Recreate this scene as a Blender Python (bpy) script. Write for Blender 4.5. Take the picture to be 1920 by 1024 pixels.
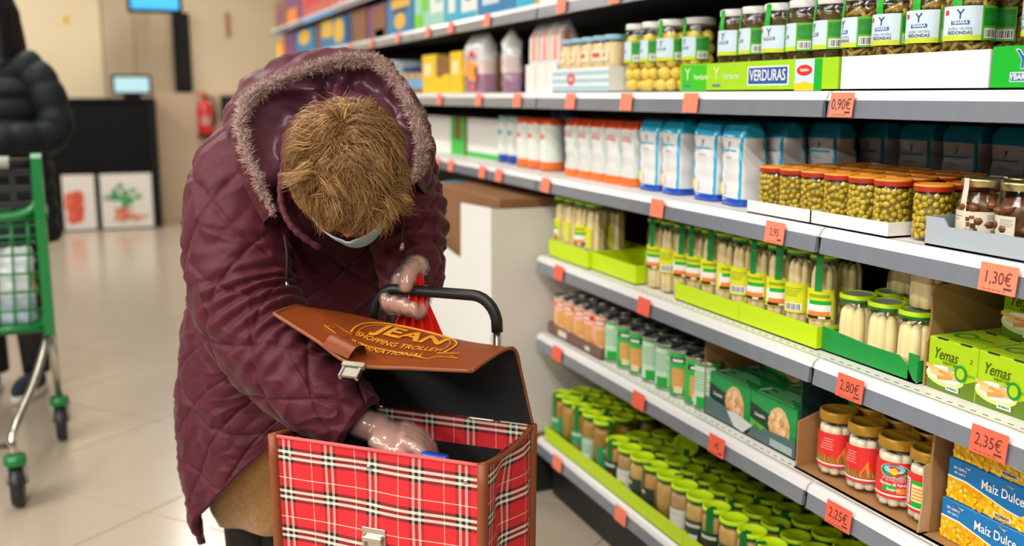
import bpy, bmesh, math, random
import numpy as np
from mathutils import Matrix, Vector
for o in list(bpy.data.objects): bpy.data.objects.remove(o)
S = bpy.context.scene
C = S.collection
R = math.radians
rnd = random.Random(7)
# ---------------------------------------------------------------- camera
CAM_H, FPX = 1.27, 1900.0
PITCH, YAW = math.atan(334/FPX), math.atan(754/math.hypot(FPX, 334))
cd = bpy.data.cameras.new('camera'); cam = bpy.data.objects.new('camera', cd); C.objects.link(cam)
cam.location = (0, 0, CAM_H); cam.rotation_euler = (math.pi/2-PITCH, 0, -YAW)
cd.sensor_width = 36; cd.lens = 36*FPX/1920; cd.clip_start = .02
cd.dof.use_dof = True; cd.dof.focus_distance = 1.66; cd.dof.aperture_fstop = 2.5
S.camera = cam
# ---------------------------------------------------------------- world, exposure
S.view_settings.view_transform = 'Standard'; S.view_settings.look = 'None'
S.view_settings.exposure = -0.06; S.view_settings.gamma = 1; S.view_settings.use_curve_mapping = False
W = bpy.data.worlds.new('shop_ambient'); S.world = W; W.use_nodes = True
W.node_tree.nodes['Background'].inputs[0].default_value = (.95, .96, 1, 1)
W.node_tree.nodes['Background'].inputs[1].default_value = .09
# ---------------------------------------------------------------- helpers
def hx(h):
    h = h.lstrip('#'); c = [int(h[i:i+2], 16)/255 for i in (0, 2, 4)]
    return tuple(x/12.92 if x <= .04045 else ((x+.055)/1.055)**2.4 for x in c)
MATS = {}
def mat(h, rough=.5, metal=0, var=.08, scale=60, bump=0, bscale=200, spec=.5, coat=0, key=None, trans=0, sheen=0):
    k = key or (h, rough, metal, var, scale, bump, spec, coat, trans, sheen)
    if k in MATS: return MATS[k]
    m = bpy.data.materials.new('m_%s' % str(k if key else h).strip('#')); m.use_nodes = True
    nt = m.node_tree; N = nt.nodes; L = nt.links; b = N['Principled BSDF']
    c = hx(h)
    b.inputs['Roughness'].default_value = rough; b.inputs['Metallic'].default_value = metal
    b.inputs['Specular IOR Level'].default_value = spec; b.inputs['Coat Weight'].default_value = coat
    b.inputs['Sheen Weight'].default_value = sheen
    tc = N.new('ShaderNodeTexCoord'); nz = N.new('ShaderNodeTexNoise'); nz.inputs['Scale'].default_value = scale
    nz.inputs['Detail'].default_value = 3
    L.new(tc.outputs['Object'], nz.inputs['Vector'])
    mx = N.new('ShaderNodeMix'); mx.data_type = 'RGBA'
    mx.inputs['A'].default_value = (*[x*(1-var) for x in c], 1); mx.inputs['B'].default_value = (*[min(1, x*(1+var)) for x in c], 1)
    L.new(nz.outputs['Fac'], mx.inputs['Factor']); L.new(mx.outputs['Result'], b.inputs['Base Color'])
    if bump:
        n2 = N.new('ShaderNodeTexNoise'); n2.inputs['Scale'].default_value = bscale; n2.inputs['Detail'].default_value = 4
        L.new(tc.outputs['Object'], n2.inputs['Vector'])
        bp = N.new('ShaderNodeBump'); bp.inputs['Strength'].default_value = bump; bp.inputs['Distance'].default_value = .002
        L.new(n2.outputs['Fac'], bp.inputs['Height']); L.new(bp.outputs['Normal'], b.inputs['Normal'])
    MATS[k] = m
    return m
def emat(h, s, key):
    if key in MATS: return MATS[key]
    m = bpy.data.materials.new(key); m.use_nodes = True; nt = m.node_tree; b = nt.nodes['Principled BSDF']
    b.inputs['Base Color'].default_value = (*hx(h), 1); b.inputs['Emission Color'].default_value = (*hx(h), 1); b.inputs['Emission Strength'].default_value = s
    MATS[key] = m; return m
def film(key, tint=(1, 1, 1), ior=1.45, rough=.05, gain=.6, base=.045, milk=None):
    """thin clear glass or plastic film: transparent with Fresnel gloss, no refraction"""
    if key in MATS: return MATS[key]
    m = bpy.data.materials.new(key); m.use_nodes = True; nt = m.node_tree; N = nt.nodes; L = nt.links
    N.remove(N['Principled BSDF']); out = N['Material Output']
    t = N.new('ShaderNodeBsdfTransparent'); t.inputs[0].default_value = (*tint, 1)
    g = N.new('ShaderNodeBsdfGlossy'); g.inputs['Roughness'].default_value = rough
    fr = N.new('ShaderNodeLayerWeight'); fr.inputs[0].default_value = .5   # same gloss from both sides of the thin wall
    pw = N.new('ShaderNodeMath'); pw.operation = 'POWER'; pw.inputs[1].default_value = 4; L.new(fr.outputs['Facing'], pw.inputs[0])
    ma = N.new('ShaderNodeMath'); ma.operation = 'MULTIPLY_ADD'; ma.inputs[1].default_value = gain; ma.inputs[2].default_value = base
    L.new(pw.outputs[0], ma.inputs[0])
    nz = N.new('ShaderNodeTexNoise'); nz.inputs['Scale'].default_value = 90; bp = N.new('ShaderNodeBump'); bp.inputs['Strength'].default_value = .05
    L.new(nz.outputs['Fac'], bp.inputs['Height']); L.new(bp.outputs['Normal'], g.inputs['Normal'])
    x = N.new('ShaderNodeMixShader'); L.new(ma.outputs[0], x.inputs[0]); L.new(t.outputs[0], x.inputs[1]); L.new(g.outputs[0], x.inputs[2])
    last = x
    if milk:
        d = N.new('ShaderNodeBsdfDiffuse'); d.inputs[0].default_value = (*milk[:3], 1)
        y = N.new('ShaderNodeMixShader'); y.inputs[0].default_value = milk[3]
        L.new(x.outputs[0], y.inputs[1]); L.new(d.outputs[0], y.inputs[2]); last = y
    L.new(last.outputs[0], out.inputs[0])
    MATS[key] = m; return m
class MB:
    def __init__(s): s.v = []; s.f = []; s.m = []; s.s = []; s.mats = []; s.uv = None
    def mi(s, m):
        if m not in s.mats: s.mats.append(m)
        return s.mats.index(m)
    def add(s, v, f, m, smooth=False):
        o = len(s.v); s.v += [tuple(map(float, p)) for p in v]
        mi = s.mi(m) if not isinstance(m, list) else None
        for i, q in enumerate(f):
            s.f.append([o+j for j in q]); s.m.append(mi if mi is not None else s.mi(m[i])); s.s.append(smooth)
        return s
    def box(s, x0, x1, y0, y1, z0, z1, m, c=0.0):
        if c <= 0:
            v = [(x, y, z) for z in (z0, z1) for y in (y0, y1) for x in (x0, x1)]
            return s.add(v, [(0, 2, 3, 1), (4, 5, 7, 6), (0, 1, 5, 4), (2, 6, 7, 3), (0, 4, 6, 2), (1, 3, 7, 5)], m)
        ctr = np.array([(x0+x1)/2, (y0+y1)/2, (z0+z1)/2]); h = np.array([x1-x0, y1-y0, z1-z0])/2
        v = []; idx = {}
        for sx in (-1, 1):
            for sy in (-1, 1):
                for sz in (-1, 1):
                    for a in range(3):
                        p = ctr+np.array([sx, sy, sz])*(h-c); p[a] = ctr[a]+(sx, sy, sz)[a]*h[a]
                        idx[(sx, sy, sz, a)] = len(v); v.append(p)
        f = []
        for a in range(3):
            b, d = (a+1) % 3, (a+2) % 3
            for sg in (-1, 1):
                q = []
                for (sb, sd) in ((-1, -1), (1, -1), (1, 1), (-1, 1)):
                    k = [0, 0, 0]; k[a] = sg; k[b] = sb; k[d] = sd; q.append(idx[(*k, a)])
                f.append(q if sg > 0 else q[::-1])
            for sb in (-1, 1):
                for sd in (-1, 1):
                    k0 = [0, 0, 0]; k0[b] = sb; k0[d] = sd
                    k1 = list(k0); k0[a] = -1; k1[a] = 1
                    q = [idx[(*k0, b)], idx[(*k1, b)], idx[(*k1, d)], idx[(*k0, d)]]
                    f.append(q if sb*sd < 0 else q[::-1])
        for sx in (-1, 1):
            for sy in (-1, 1):
                for sz in (-1, 1):
                    q = [idx[(sx, sy, sz, a)] for a in range(3)]; f.append(q if sx*sy*sz > 0 else q[::-1])
        return s.add(v, f, m)
    def lathe(s, prof, m, n=24, c=(0, 0), smooth=True, caps=(False, False)):
        v = []; f = []
        for r, z in prof:
            for i in range(n):
                a = 2*math.pi*i/n; v.append((c[0]+r*math.cos(a), c[1]+r*math.sin(a), z))
        for j in range(len(prof)-1):
            for i in range(n):
                f.append((j*n+i, j*n+(i+1) % n, (j+1)*n+(i+1) % n, (j+1)*n+i))
        if caps[0]: f.append(tuple(range(n))[::-1])
        if caps[1]: f.append(tuple((len(prof)-1)*n+i for i in range(n)))
        return s.add(v, f, m, smooth)
    def arc(s, r, z0, z1, a0, a1, m, n=10):
        v = []; f = []
        for i in range(n+1):
            a = R(a0+(a1-a0)*i/n)
            v += [(r*math.sin(a), -r*math.cos(a), z0), (r*math.sin(a), -r*math.cos(a), z1)]
        for i in range(n): f.append((2*i, 2*i+2, 2*i+3, 2*i+1))
        return s.add(v, f, m, True)
    def tube(s, path, r, m, n=8, cap=True, closed=False, flat=None):
        P_ = [np.array(p, float) for p in path]; k = len(P_)
        rr = r if hasattr(r, '__len__') else [r]*k
        v = []; f = []; up = None
        for i in range(k):
            a = P_[(i-1) % k] if (closed or i > 0) else P_[i]; b = P_[(i+1) % k] if (closed or i < k-1) else P_[i]
            t = b-a; t /= np.linalg.norm(t)+1e-12
            if up is None:
                up = np.cross(t, (0, 0, 1.)); 
                if np.linalg.norm(up) < .1: up = np.cross(t, (1., 0, 0))
            up = up-t*(up@t); up /= np.linalg.norm(up); w = np.cross(t, up)
            for j in range(n):
                an = 2*math.pi*j/n; fl = flat if flat else 1
                v.append(P_[i]+rr[i]*(math.cos(an)*up+fl*math.sin(an)*w))
        kk = k if closed else k-1
        for i in range(kk):
            for j in range(n):
                i2 = (i+1) % k
                f.append((i*n+j, i*n+(j+1) % n, i2*n+(j+1) % n, i2*n+j))
        if cap and not closed: f.append(tuple(range(n))[::-1]); f.append(tuple((k-1)*n+j for j in range(n)))
        return s.add(v, f, m, True)
    def ell(s, c, r, m, nu=12, nv=8, M=None):
        v = []; f = []
        for j in range(nv+1):
            t = math.pi*j/nv
            for i in range(nu):
                a = 2*math.pi*i/nu
                p = Vector((r[0]*math.sin(t)*math.cos(a), r[1]*math.sin(t)*math.sin(a), -r[2]*math.cos(t)))
                if M is not None: p = M @ p
                v.append((p.x+c[0], p.y+c[1], p.z+c[2]))
        for j in range(nv):
            for i in range(nu):
                q = (j*nu+i, j*nu+(i+1) % nu, (j+1)*nu+(i+1) % nu, (j+1)*nu+i)
                if j == 0: q = (q[0], q[2], q[3])
                elif j == nv-1: q = (q[0], q[1], q[2])
                f.append(q)
        return s.add(v, f, m, True)
    def prism(s, pts, y0, y1, m, top=None):
        n = len(pts); v = [(x, y0, z) for x, z in pts]+[(x, y1, z) for x, z in pts]
        f = [tuple(range(n)), tuple(range(2*n-1, n-1, -1))]+[(i, n+i, n+(i+1) % n, (i+1) % n) for i in range(n)]
        return s.add(v, f, m)
    def rect(s, x0, x1, z0, z1, y, m): return s.add([(x0, y, z0), (x1, y, z0), (x1, y, z1), (x0, y, z1)], [(0, 1, 2, 3)], m)
    def disc(s, cx, cz, rx, rz, y, m, n=20, hole=0):
        o = [(cx+rx*math.cos(2*math.pi*i/n), y, cz+rz*math.sin(2*math.pi*i/n)) for i in range(n)]
        if not hole: return s.add(o, [tuple(range(n))], m)
        o += [(cx+(p[0]-cx)*hole, y, cz+(p[2]-cz)*hole) for p in o]
        return s.add(o, [(i, (i+1) % n, n+(i+1) % n, n+i) for i in range(n)], m)
    def pg(s, pts, y, m): return s.add([(x, y, z) for x, z in pts], [tuple(range(len(pts)))], m)
    def mesh(s, name='mesh'):
        me = bpy.data.meshes.new(name); me.from_pydata(s.v, [], s.f)
        for m in s.mats: me.materials.append(m)
        me.polygons.foreach_set('material_index', s.m); me.polygons.foreach_set('use_smooth', s.s)
        if s.uv is not None:
            u = me.uv_layers.new(name='UVMap'); idx = np.empty(len(me.loops), int); me.loops.foreach_get('vertex_index', idx)
            u.data.foreach_set('uv', np.asarray(s.uv, np.float32)[idx].ravel())
        me.update(); return me
def obj(name, data, parent=None, loc=(0, 0, 0), rot=(0, 0, 0), label=None, kind=None):
    if isinstance(data, MB): data = data.mesh(name)
    o = bpy.data.objects.new(name, data); C.objects.link(o); o.location = loc; o.rotation_euler = rot
    if parent: o.parent = parent
    if label: o['label'] = label
    if kind: o['kind'] = kind
    elif name in ('print', 'fine_print'): o['kind'] = 'stuff'   # small flat print
    return o
def tag(o, label, cat, group=None):
    o['label'] = label; o['category'] = cat
    if group: o['group'] = group
    return o
def thing(name, label, cat, loc=(0, 0, 0), rotz=0, group=None):
    o = bpy.data.objects.new(name, None); o.empty_display_size = .05; C.objects.link(o)
    o.location = loc; o.rotation_euler = (0, 0, rotz); return tag(o, label, cat, group)
def struct(name, data, parent=None, **k):
    o = obj(name, data, parent, **k)
    if not parent: o['kind'] = 'structure'
    return o
class Pt:   # a part of a prototype: shared mesh, place, sub-parts
    def __init__(s, name, mesh, loc=(0, 0, 0), rot=(0, 0, 0), kids=(), kind=None, scale=None, label=None):
        s.name = name; s.mesh = mesh.mesh(name) if isinstance(mesh, MB) else mesh
        s.loc = loc; s.rot = rot; s.kids = kids; s.kind = kind; s.scale = scale; s.label = label
def inst(p, par):
    o = obj(p.name, p.mesh, par, p.loc, p.rot, p.label, p.kind)
    if p.scale: o.scale = p.scale
    for k in p.kids: inst(k, o)
FACE = -math.pi/2      # shelf goods face the aisle (-X): local x runs along -Y, local y into the shelf
def place(name, parts, loc, label, cat, group=None, rot=0.0, tilt=None):
    t = thing(name, label, cat, loc, FACE+rot, group)
    if tilt: t.rotation_euler = tilt
    for p in parts: inst(p, t)
    return t
ORD = 'first second third fourth fifth sixth seventh eighth ninth tenth eleventh twelfth thirteenth fourteenth'.split()
TXT = {}
def text(s, size, m, wrap=None, bold=0.0, shear=0.0, sx=1.0, ext=0.0, center=True):
    k = (s, size, m.name, wrap, bold, shear, sx, ext)
    if k in TXT: return TXT[k]
    c = bpy.data.curves.new('t', 'FONT'); c.body = s; c.size = size; c.offset = bold*size; c.shear = shear; c.extrude = ext
    c.resolution_u = 3
    if center: c.align_x = 'CENTER'; c.align_y = 'CENTER'
    o = bpy.data.objects.new('t', c); C.objects.link(o); bpy.context.view_layer.update()
    me = bpy.data.meshes.new_from_object(o.evaluated_get(bpy.context.evaluated_depsgraph_get()))
    bpy.data.objects.remove(o); bpy.data.curves.remove(c)
    for v in me.vertices:
        x, y, z = v.co.x*sx, v.co.y, v.co.z
        if wrap: a = x/wrap; v.co = ((wrap+z)*math.sin(a), -(wrap+z)*math.cos(a), y)
        else: v.co = (x, -z, y)
    me.materials.clear(); me.materials.append(m); TXT[k] = me
    return me
def at(px, py, d):
    """world point seen at a pixel of the 1920x1024 photograph, d metres ahead (measured level)"""
    f = np.array([math.sin(YAW)*math.cos(PITCH), math.cos(YAW)*math.cos(PITCH), -math.sin(PITCH)])
    r = np.array([math.cos(YAW), -math.sin(YAW), 0]); u = np.cross(r, f)
    q = f+r*(px-960)/FPX+u*(512-py)/FPX
    hd = q[0]*math.sin(YAW)+q[1]*math.cos(YAW)
    return q*(d/hd)+np.array([0, 0, CAM_H])
# ---------------------------------------------------------------- lights of the shop
WHITE_ = mat('#e8e8e6', .4, key='lamp_housing')
def ceiling_light(x, y, ln, label, power):
    t = thing('linear_ceiling_light', label, 'ceiling light', (x, y, 3.02), 0, 'linear ceiling lights')
    b = MB(); b.box(-.09, .09, -ln/2, ln/2, .0, .07, WHITE_, .01); obj('housing', b, t)
    ld = bpy.data.lights.new('tube', 'AREA'); ld.shape = 'RECTANGLE'; ld.size = .16; ld.size_y = ln-.05; ld.energy = power
    ld.color = (1, .965, .90)
    lo = bpy.data.objects.new('lamp_tube', ld); C.objects.link(lo); lo.parent = t; lo.location = (0, 0, -.004)
for x, y, ln, pw, lab in ((-.25, 1.2, 3.4, 44, 'linear ceiling light over the aisle nearest the camera'), (-.25, 5.2, 3.4, 60, 'linear ceiling light over the aisle middle'),
                      (-2.0, 1.4, 3.4, 110, 'linear ceiling light over the neighbouring aisle'), (-4.3, .3, 3.4, 260, 'linear ceiling light two aisles away'), (-1.4, 8.6, 3.4, 88, 'linear ceiling light in front of the counter'), (.55, 8.9, 2.0, 50, 'short ceiling light beside the end of the shelves'),
                      (-.7, -2.3, 3.4, 150, 'linear ceiling light behind the viewpoint')):
    ceiling_light(x, y, ln, lab, pw)
# ---------------------------------------------------------------- the setting
TILE = mat('#ac9f8e', .2, 0, .05, 3, key='floor_tile', spec=.5)
GROUT = mat('#a1968a', .6, key='grout')
b = MB(); b.box(-7, 3, -4, 13, -.06, -.0035, GROUT); floor = struct('floor', b)
TS = .66; tb = MB(); g = .0022; tb.box(-TS/2+g, TS/2-g, -TS/2+g, TS/2-g, -.006, 0, TILE, .0012); tm = tb.mesh('floor_tile')
rest = MB(); th = R(41)
for i in range(-16, 18):
    for j in range(-16, 18):
        cx, cy = .06+(i*math.cos(th)-j*math.sin(th))*TS, 3.63+(i*math.sin(th)+j*math.cos(th))*TS
        if not (-6.5 < cx < 2.6 and -3.5 < cy < 12.5): continue
        if -1.6 < cx < 1.9 and 1.0 < cy < 9.5: obj('floor_tile', tm, floor, (cx, cy, 0), (0, 0, th))
        else:
            q = [Matrix.Rotation(th, 4, 'Z') @ Vector(p) for p in tb.v]; rest.add([(p.x+cx, p.y+cy, p.z) for p in q], tb.f, TILE)
obj('floor_tiles', rest, floor, kind='stuff')
CREAM = mat('#d3c3a5', .7, var=.04, scale=2, key='wall_cream')
b = MB(); b.box(-7, 3, 11.0, 11.15, 0, 3.1, CREAM); wall = struct('wall_far', b)
b = MB(); b.box(-7, 3, -4, 13, 3.1, 3.2, mat('#dcdad4', .9, key='ceil')); struct('ceiling', b)
b = MB(); b.box(-7, 3, -4, 13, 3.1, 3.2, mat('#dcdad4', .9, key='ceil'))
b = MB(); b.box(1.70, 1.76, .1, 11, 0, 3.1, mat('#c9bda6', .8, key='wall_r')); struct('wall_right', b)
# ---------------------------------------------------------------- shelving bays
SZ = dict(S6=1.764, S5=1.539, S4=1.277, S3=1.031, S2=.784, S1=.540, S0=.202)
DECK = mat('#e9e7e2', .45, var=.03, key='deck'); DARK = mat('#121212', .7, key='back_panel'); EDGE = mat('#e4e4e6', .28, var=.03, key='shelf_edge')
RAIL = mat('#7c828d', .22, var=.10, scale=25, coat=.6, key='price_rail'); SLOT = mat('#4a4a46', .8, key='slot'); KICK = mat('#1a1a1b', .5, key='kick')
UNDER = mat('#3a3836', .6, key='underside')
def bay(y0, y1, shelves, label, slots=()):
    t = thing('shelving_bay', label, 'shelving', (1.2, (y0+y1)/2, 0)); hl = (y1-y0)/2
    b = MB(); b.box(.47, .49, -hl, hl, .05, 2.05, DARK); obj('back_panel', b, t)
    for sgn in (-1, 1):
        b = MB(); b.box(.44, .47, sgn*hl-.015*(1+sgn), sgn*hl+.015*(1-sgn), .0, 2.05, DARK, .002); obj('upright', b, t)
    if 'S0' in shelves:
        b = MB(); b.box(.05, .44, -hl, hl, 0.001, .15, KICK, .003); obj('kick_plate', b, t)
    for s in shelves:
        z = SZ[s]; b = MB()
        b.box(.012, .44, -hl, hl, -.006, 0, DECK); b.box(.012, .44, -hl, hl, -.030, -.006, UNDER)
        d = obj('shelf', b, t, (0, 0, z))
        b = MB(); e = hl-.003
        pr = [(.014, .0), (.004, .0), (-.004, -.005), (-.009, -.016), (-.004, -.018), (.014, -.018)]
        b.add([(x, -e, zz) for x, zz in pr]+[(x, e, zz) for x, zz in pr], [(i, i+6, (i+1) % 6+6, (i+1) % 6) for i in range(6)]+[tuple(range(6)), tuple(range(11, 5, -1))], EDGE); obj('shelf_edge', b, d)
        b = MB(); e = hl-.007; pr = [(-.0095, -.016), (-.0130, -.046), (-.0105, -.047), (-.004, -.0465), (-.004, -.016)]
        b.add([(x, -e, zz) for x, zz in pr]+[(x, e, zz) for x, zz in pr], [(i, i+5, (i+1) % 5+5, (i+1) % 5) for i in range(5)]+[tuple(range(5)), tuple(range(9, 4, -1))], RAIL); obj('price_rail', b, d)
        if s in slots:
            b = MB(); n = int(2*hl/.024)
            for i in range(n):
                y = -hl+.02+i*.024; b.box(.024, .0265, y, y+.011, -.001, .0003, SLOT)
            obj('deck_slots', b, d, kind='stuff')
ALL = ('S6', 'S5', 'S4', 'S3', 'S2', 'S1', 'S0'); UP = ('S6', 'S5', 'S4', 'S3')
bay(.17, 1.505, ALL, 'grey supermarket shelving bay nearest the camera, with corn and hearts of palm', ('S2', 'S1'))
bay(1.505, 2.84, ALL, 'grey supermarket shelving bay with tall asparagus jars and green tins', ('S2', 'S1'))
bay(2.84, 4.175, UP, 'shelving bay above the white cardboard bin')
bay(4.175, 5.51, UP, 'shelving bay behind the hood of the maroon coat')
bay(5.51, 6.845, UP, 'shelving bay second from the far end')
bay(6.845, 8.18, UP, 'shelving bay at the far end of the row')
# ---------------------------------------------------------------- price tags
TAG = mat('#f9876a', .55, var=.03, key='tag_paper'); TAG2 = mat('#f5674c', .55, var=.03, key='tag_paper2'); INK = mat('#4b2a2a', .6, key='tag_ink')
def price_tag(y, s, txt, label, w=.044, h=.040, dz=-.024, m=TAG):
    t = thing('price_tag', label, 'price tag', (1.1832, y, SZ[s]+dz), FACE, 'orange price tags on the shelf rails')
    t.rotation_euler = (R(-6), 0, FACE)
    b = MB(); b.box(-w/2, w/2, 0, .0007, -h/2, h/2, m); obj('paper', b, t)
    if txt:
        o = obj('price_print', text(txt, .026 if len(txt) > 4 else .021, INK, sx=.84), t, (0, -.0004, .0))
        b = MB()
        for k in range(5): b.box(-w*.36+k*w*.13, -w*.36+k*w*.13+w*.09, -.0005, 0, -h*.42, -h*.40, INK)
        b.box(w*.18, w*.4, -.0005, 0, -h*.34, -h*.27, INK)
        obj('fine_print', b, t)
SPOT = {'0,90€': 'orange 0,90€ tag under the white tray of green beans', '1,30€': 'orange 1,30€ tag under the grey mushroom tray', '2,95': 'orange 2,95 tag under the bean jar trays', '2,35€': 'orange 2,35€ tag under the green asparagus boxes', '2,80€': 'orange 2,80€ tag under the short asparagus jars', '2,25€': 'orange 2,25€ tag under the hearts of palm'}
for s, l in (('S4', [(1.455, '0,90€'), (1.955, ''), (2.257, ''), (2.587, ''), (2.985, ''), (3.348, ''), (3.804, '')]),
             ('S3', [(1.091, '1,30€'), (1.63, '2,95'), (2.091, ''), (2.758, ''), (3.152, ''), (3.314, ''), (3.666, ''), (3.842, '')]),
             ('S2', [(1.083, '2,35€'), (1.391, '2,80€'), (2.144, ''), (2.656, '')]),
             ('S1', [(1.401, '2,25€'), (1.804, ',45'), (2.16, ''), (2.663, '')]), ('S0', [(2.244, ''), (2.656, '')]),
             ('S5', [(2.329, ''), (2.653, ''), (3.259, ''), (3.649, ''), (3.941, ''), (4.4, ''), (4.879, ''), (5.362, '')])):
    nm = dict(S5='second highest', S4='eye-level', S3='flour shelf', S2='asparagus shelf', S1='tin shelf', S0='bottom')[s]
    nb = [i for i, (y, p) in enumerate(l) if not p or p == ',45']
    for i, (y, p) in enumerate(l):
        lab = SPOT.get(p) or 'price tag on the %s rail, %s unreadable one from the right' % (nm, ORD[nb.index(i)])
        big = p in ('1,30€', '2,35€', '2,80€', '2,25€')
        price_tag(y, s, p, lab, .068 if big else .061, .042, m=TAG2 if s in ('S1', 'S2') else TAG)
# ---------------------------------------------------------------- product kit
GLASS = film('jar_glass', (.99, 1, .99), 1.45, .04)
LIME = mat('#c6e80a', .42, var=.03, key='lime_card'); LIMELID = mat('#cbf21a', .35, var=.05, key='lime_lid'); DGREEN = mat('#0a7a2c', .4, key='lid_green')
GREEN = mat('#12b12a', .4, key='green_print'); GREEN2 = mat('#0f8f3a', .45, key='green_card'); WHITE = mat('#f2f2f0', .45, var=.03, key='white_card'); CARD = mat('#a97b4b', .8, var=.10, scale=30, key='cardboard')
CARDI = mat('#8d6237', .85, var=.1, scale=30, key='cardboard_in'); BLUE = mat('#1b5ba8', .4, key='blue_print'); NAVY = mat('#1c2f6b', .4, key='navy_print'); BLACK = mat('#1a1a1a', .5, key='black_print'); GREY = mat('#9aa0a6', .5, key='grey_print')
YELLOW = mat('#f3cf1e', .4, key='yellow_print'); RED = mat('#dd2a26', .4, key='red_print'); ORANGE = mat('#f58a2c', .45, key='orange_print'); CYAN = mat('#22b4d8', .3, key='cyan_print'); DBLUE = mat('#1246b4', .3, key='deep_blue_print')
SPEAR = mat('#ffe4ac', .35, var=.10, scale=40, key='asparagus'); YLAB = mat('#dfe21c', .45, key='yellow_label'); PALM = mat('#efe6cc', .35, var=.06, key='palm'); SKY = mat('#cfe4f2', .45, key='pale_sky')
def fpt(s, size, m, x, z, y, **k): return Pt('print', text(s, size, m, **k), (x, y, z))
def lid_mesh(r, h, top, rim, z, panel=None):
    k_ = .72 if top is not LIMELID else .40; b = MB(); b.lathe([(r*.97, z), (r, z+.001), (r, z+h*k_)], rim, 28); b.lathe([(r, z+h*k_), (r, z+h*.74), (r*.985, z+h*.92), (r*.93, z+h), (r*.86, z+h), (r*.84, z+h-.0012), (.0005, z+h-.0012)], top, 28)
    if panel: b.lathe([(r*.7, z+h-.0008), (.0004, z+h-.0007)], panel, 24)
    return b
def jar_glass(r, h, neck, zsh):
    b = MB(); b.lathe([(.001, .003), (r*.80, .0005), (r*.95, .004), (r, .010), (r, zsh), (r*.97, zsh+(h-zsh)*.35), (neck, zsh+(h-zsh)*.75), (neck, h)], GLASS, 28); return b
def spear_mesh(r, h):
    b = MB(); b.lathe([(r*.2, 0), (r*.92, .002), (r, h*.3), (r*.94, h*.7), (r*.8, h*.9), (r*.45, h*.98), (.0004, h)], SPEAR, 8)
    return b.mesh('asparagus_spear')
def asparagus_jar(r, h, lid_h, zsh, label, strip, n, lab=(0.053, .113)):
    neck = r*.86; sp = r*.34; hh = h-lid_h-.012
    m = spear_mesh(sp, hh-.003)
    P_ = [Pt('glass', jar_glass(r, h-lid_h*.9, neck, zsh)), Pt('lid', lid_mesh(r*.97, lid_h, LIMELID, DGREEN, h-lid_h, GREY if not strip and label is None else None))]
    for i in range(n):
        a = 2*math.pi*(i+.3)/n; P_.append(Pt('asparagus_spear', m, ((r-.003-sp)*math.cos(a), (r-.003-sp)*math.sin(a), .004), (0, 0, i)))
    P_.append(Pt('brine', MB().lathe([(.0005, .005), (r*.50, .006), (r*.50, hh-.012), (.0005, hh-.010)], mat('#f0d8a0', .4, key='brine_pale'), 12)))  # pale opaque liquid core, added to brighten the dark gaps between the spears
    if label is not None:
        z0, z1 = lab; k = r+.0006; b = MB(); b.arc(k, z0, z1, -62, 62, YLAB, 12)
        kb = MB()
        if label == 'front':
            kb.arc(k+.0004, z0+.010, z0+.036, -50, 50, WHITE, 10); kb.arc(k+.0007, z0+.030, z0+.038, -35, 50, GREEN, 8); kb.arc(k+.0007, z0+.006, z0+.017, -40, 46, ORANGE, 9); kb.arc(k+.0009, z0+.002, z0+.008, -45, 50, BLACK, 9); kb.arc(k+.0011, z0+.003, z0+.007, 5, 30, WHITE, 4)
            kb.arc(k+.0007, z1-.016, z1-.010, -40, 42, mat('#8fae14', .5, key='script_green'), 8)
        else:
            for i in range(4): kb.arc(k+.0004, z1-.012-.005*i, z1-.010-.005*i, -45, 30-6*i, mat('#8fae14', .5, key='script_green'), 6)
            kb.arc(k+.0004, z0+.004, z0+.020, -42, 32, WHITE, 8)
            for i in range(9): kb.arc(k+.0008, z0+.006, z0+.018, -36+i*7, -34+i*7+(i % 3), BLACK, 1)
        P_.append(Pt('label', b, kids=[Pt('print', kb)]))
    if strip:
        b = MB(); b.arc(r*.97+.0012, h-lid_h*1.0, h-.001, -14, 14, GREEN2, 3); b.arc(r+.0012, lab[1]-.004, zsh, -14, 14, GREEN2, 3)
        v = [(math.sin(R(a))*rr, -math.cos(R(a))*rr, z) for rr, z in ((r+.0012, zsh), (r*.97+.0012, h-lid_h)) for a in (-14, 0, 14)]
        b.add(v, [(0, 1, 4, 3), (1, 2, 5, 4)], GREEN2); b.box(-.006, .006, -r*.97, -r*.25, h-.0005, h+.0004, GREEN2); P_.append(Pt('seal_strip', b))
    return P_
def rand_pts(r, z0, z1, n, seed, q=.012):
    g = random.Random(seed); out = []
    for _ in range(n*30):
        p = (g.uniform(0, 2*math.pi), g.uniform(z0, z1))
        if all((min(abs(p[0]-o[0]), 6.283-abs(p[0]-o[0]))*r)**2+(p[1]-o[1])**2 > q*q for o in out): out.append(p)
        if len(out) >= n: break
    return out
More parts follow.
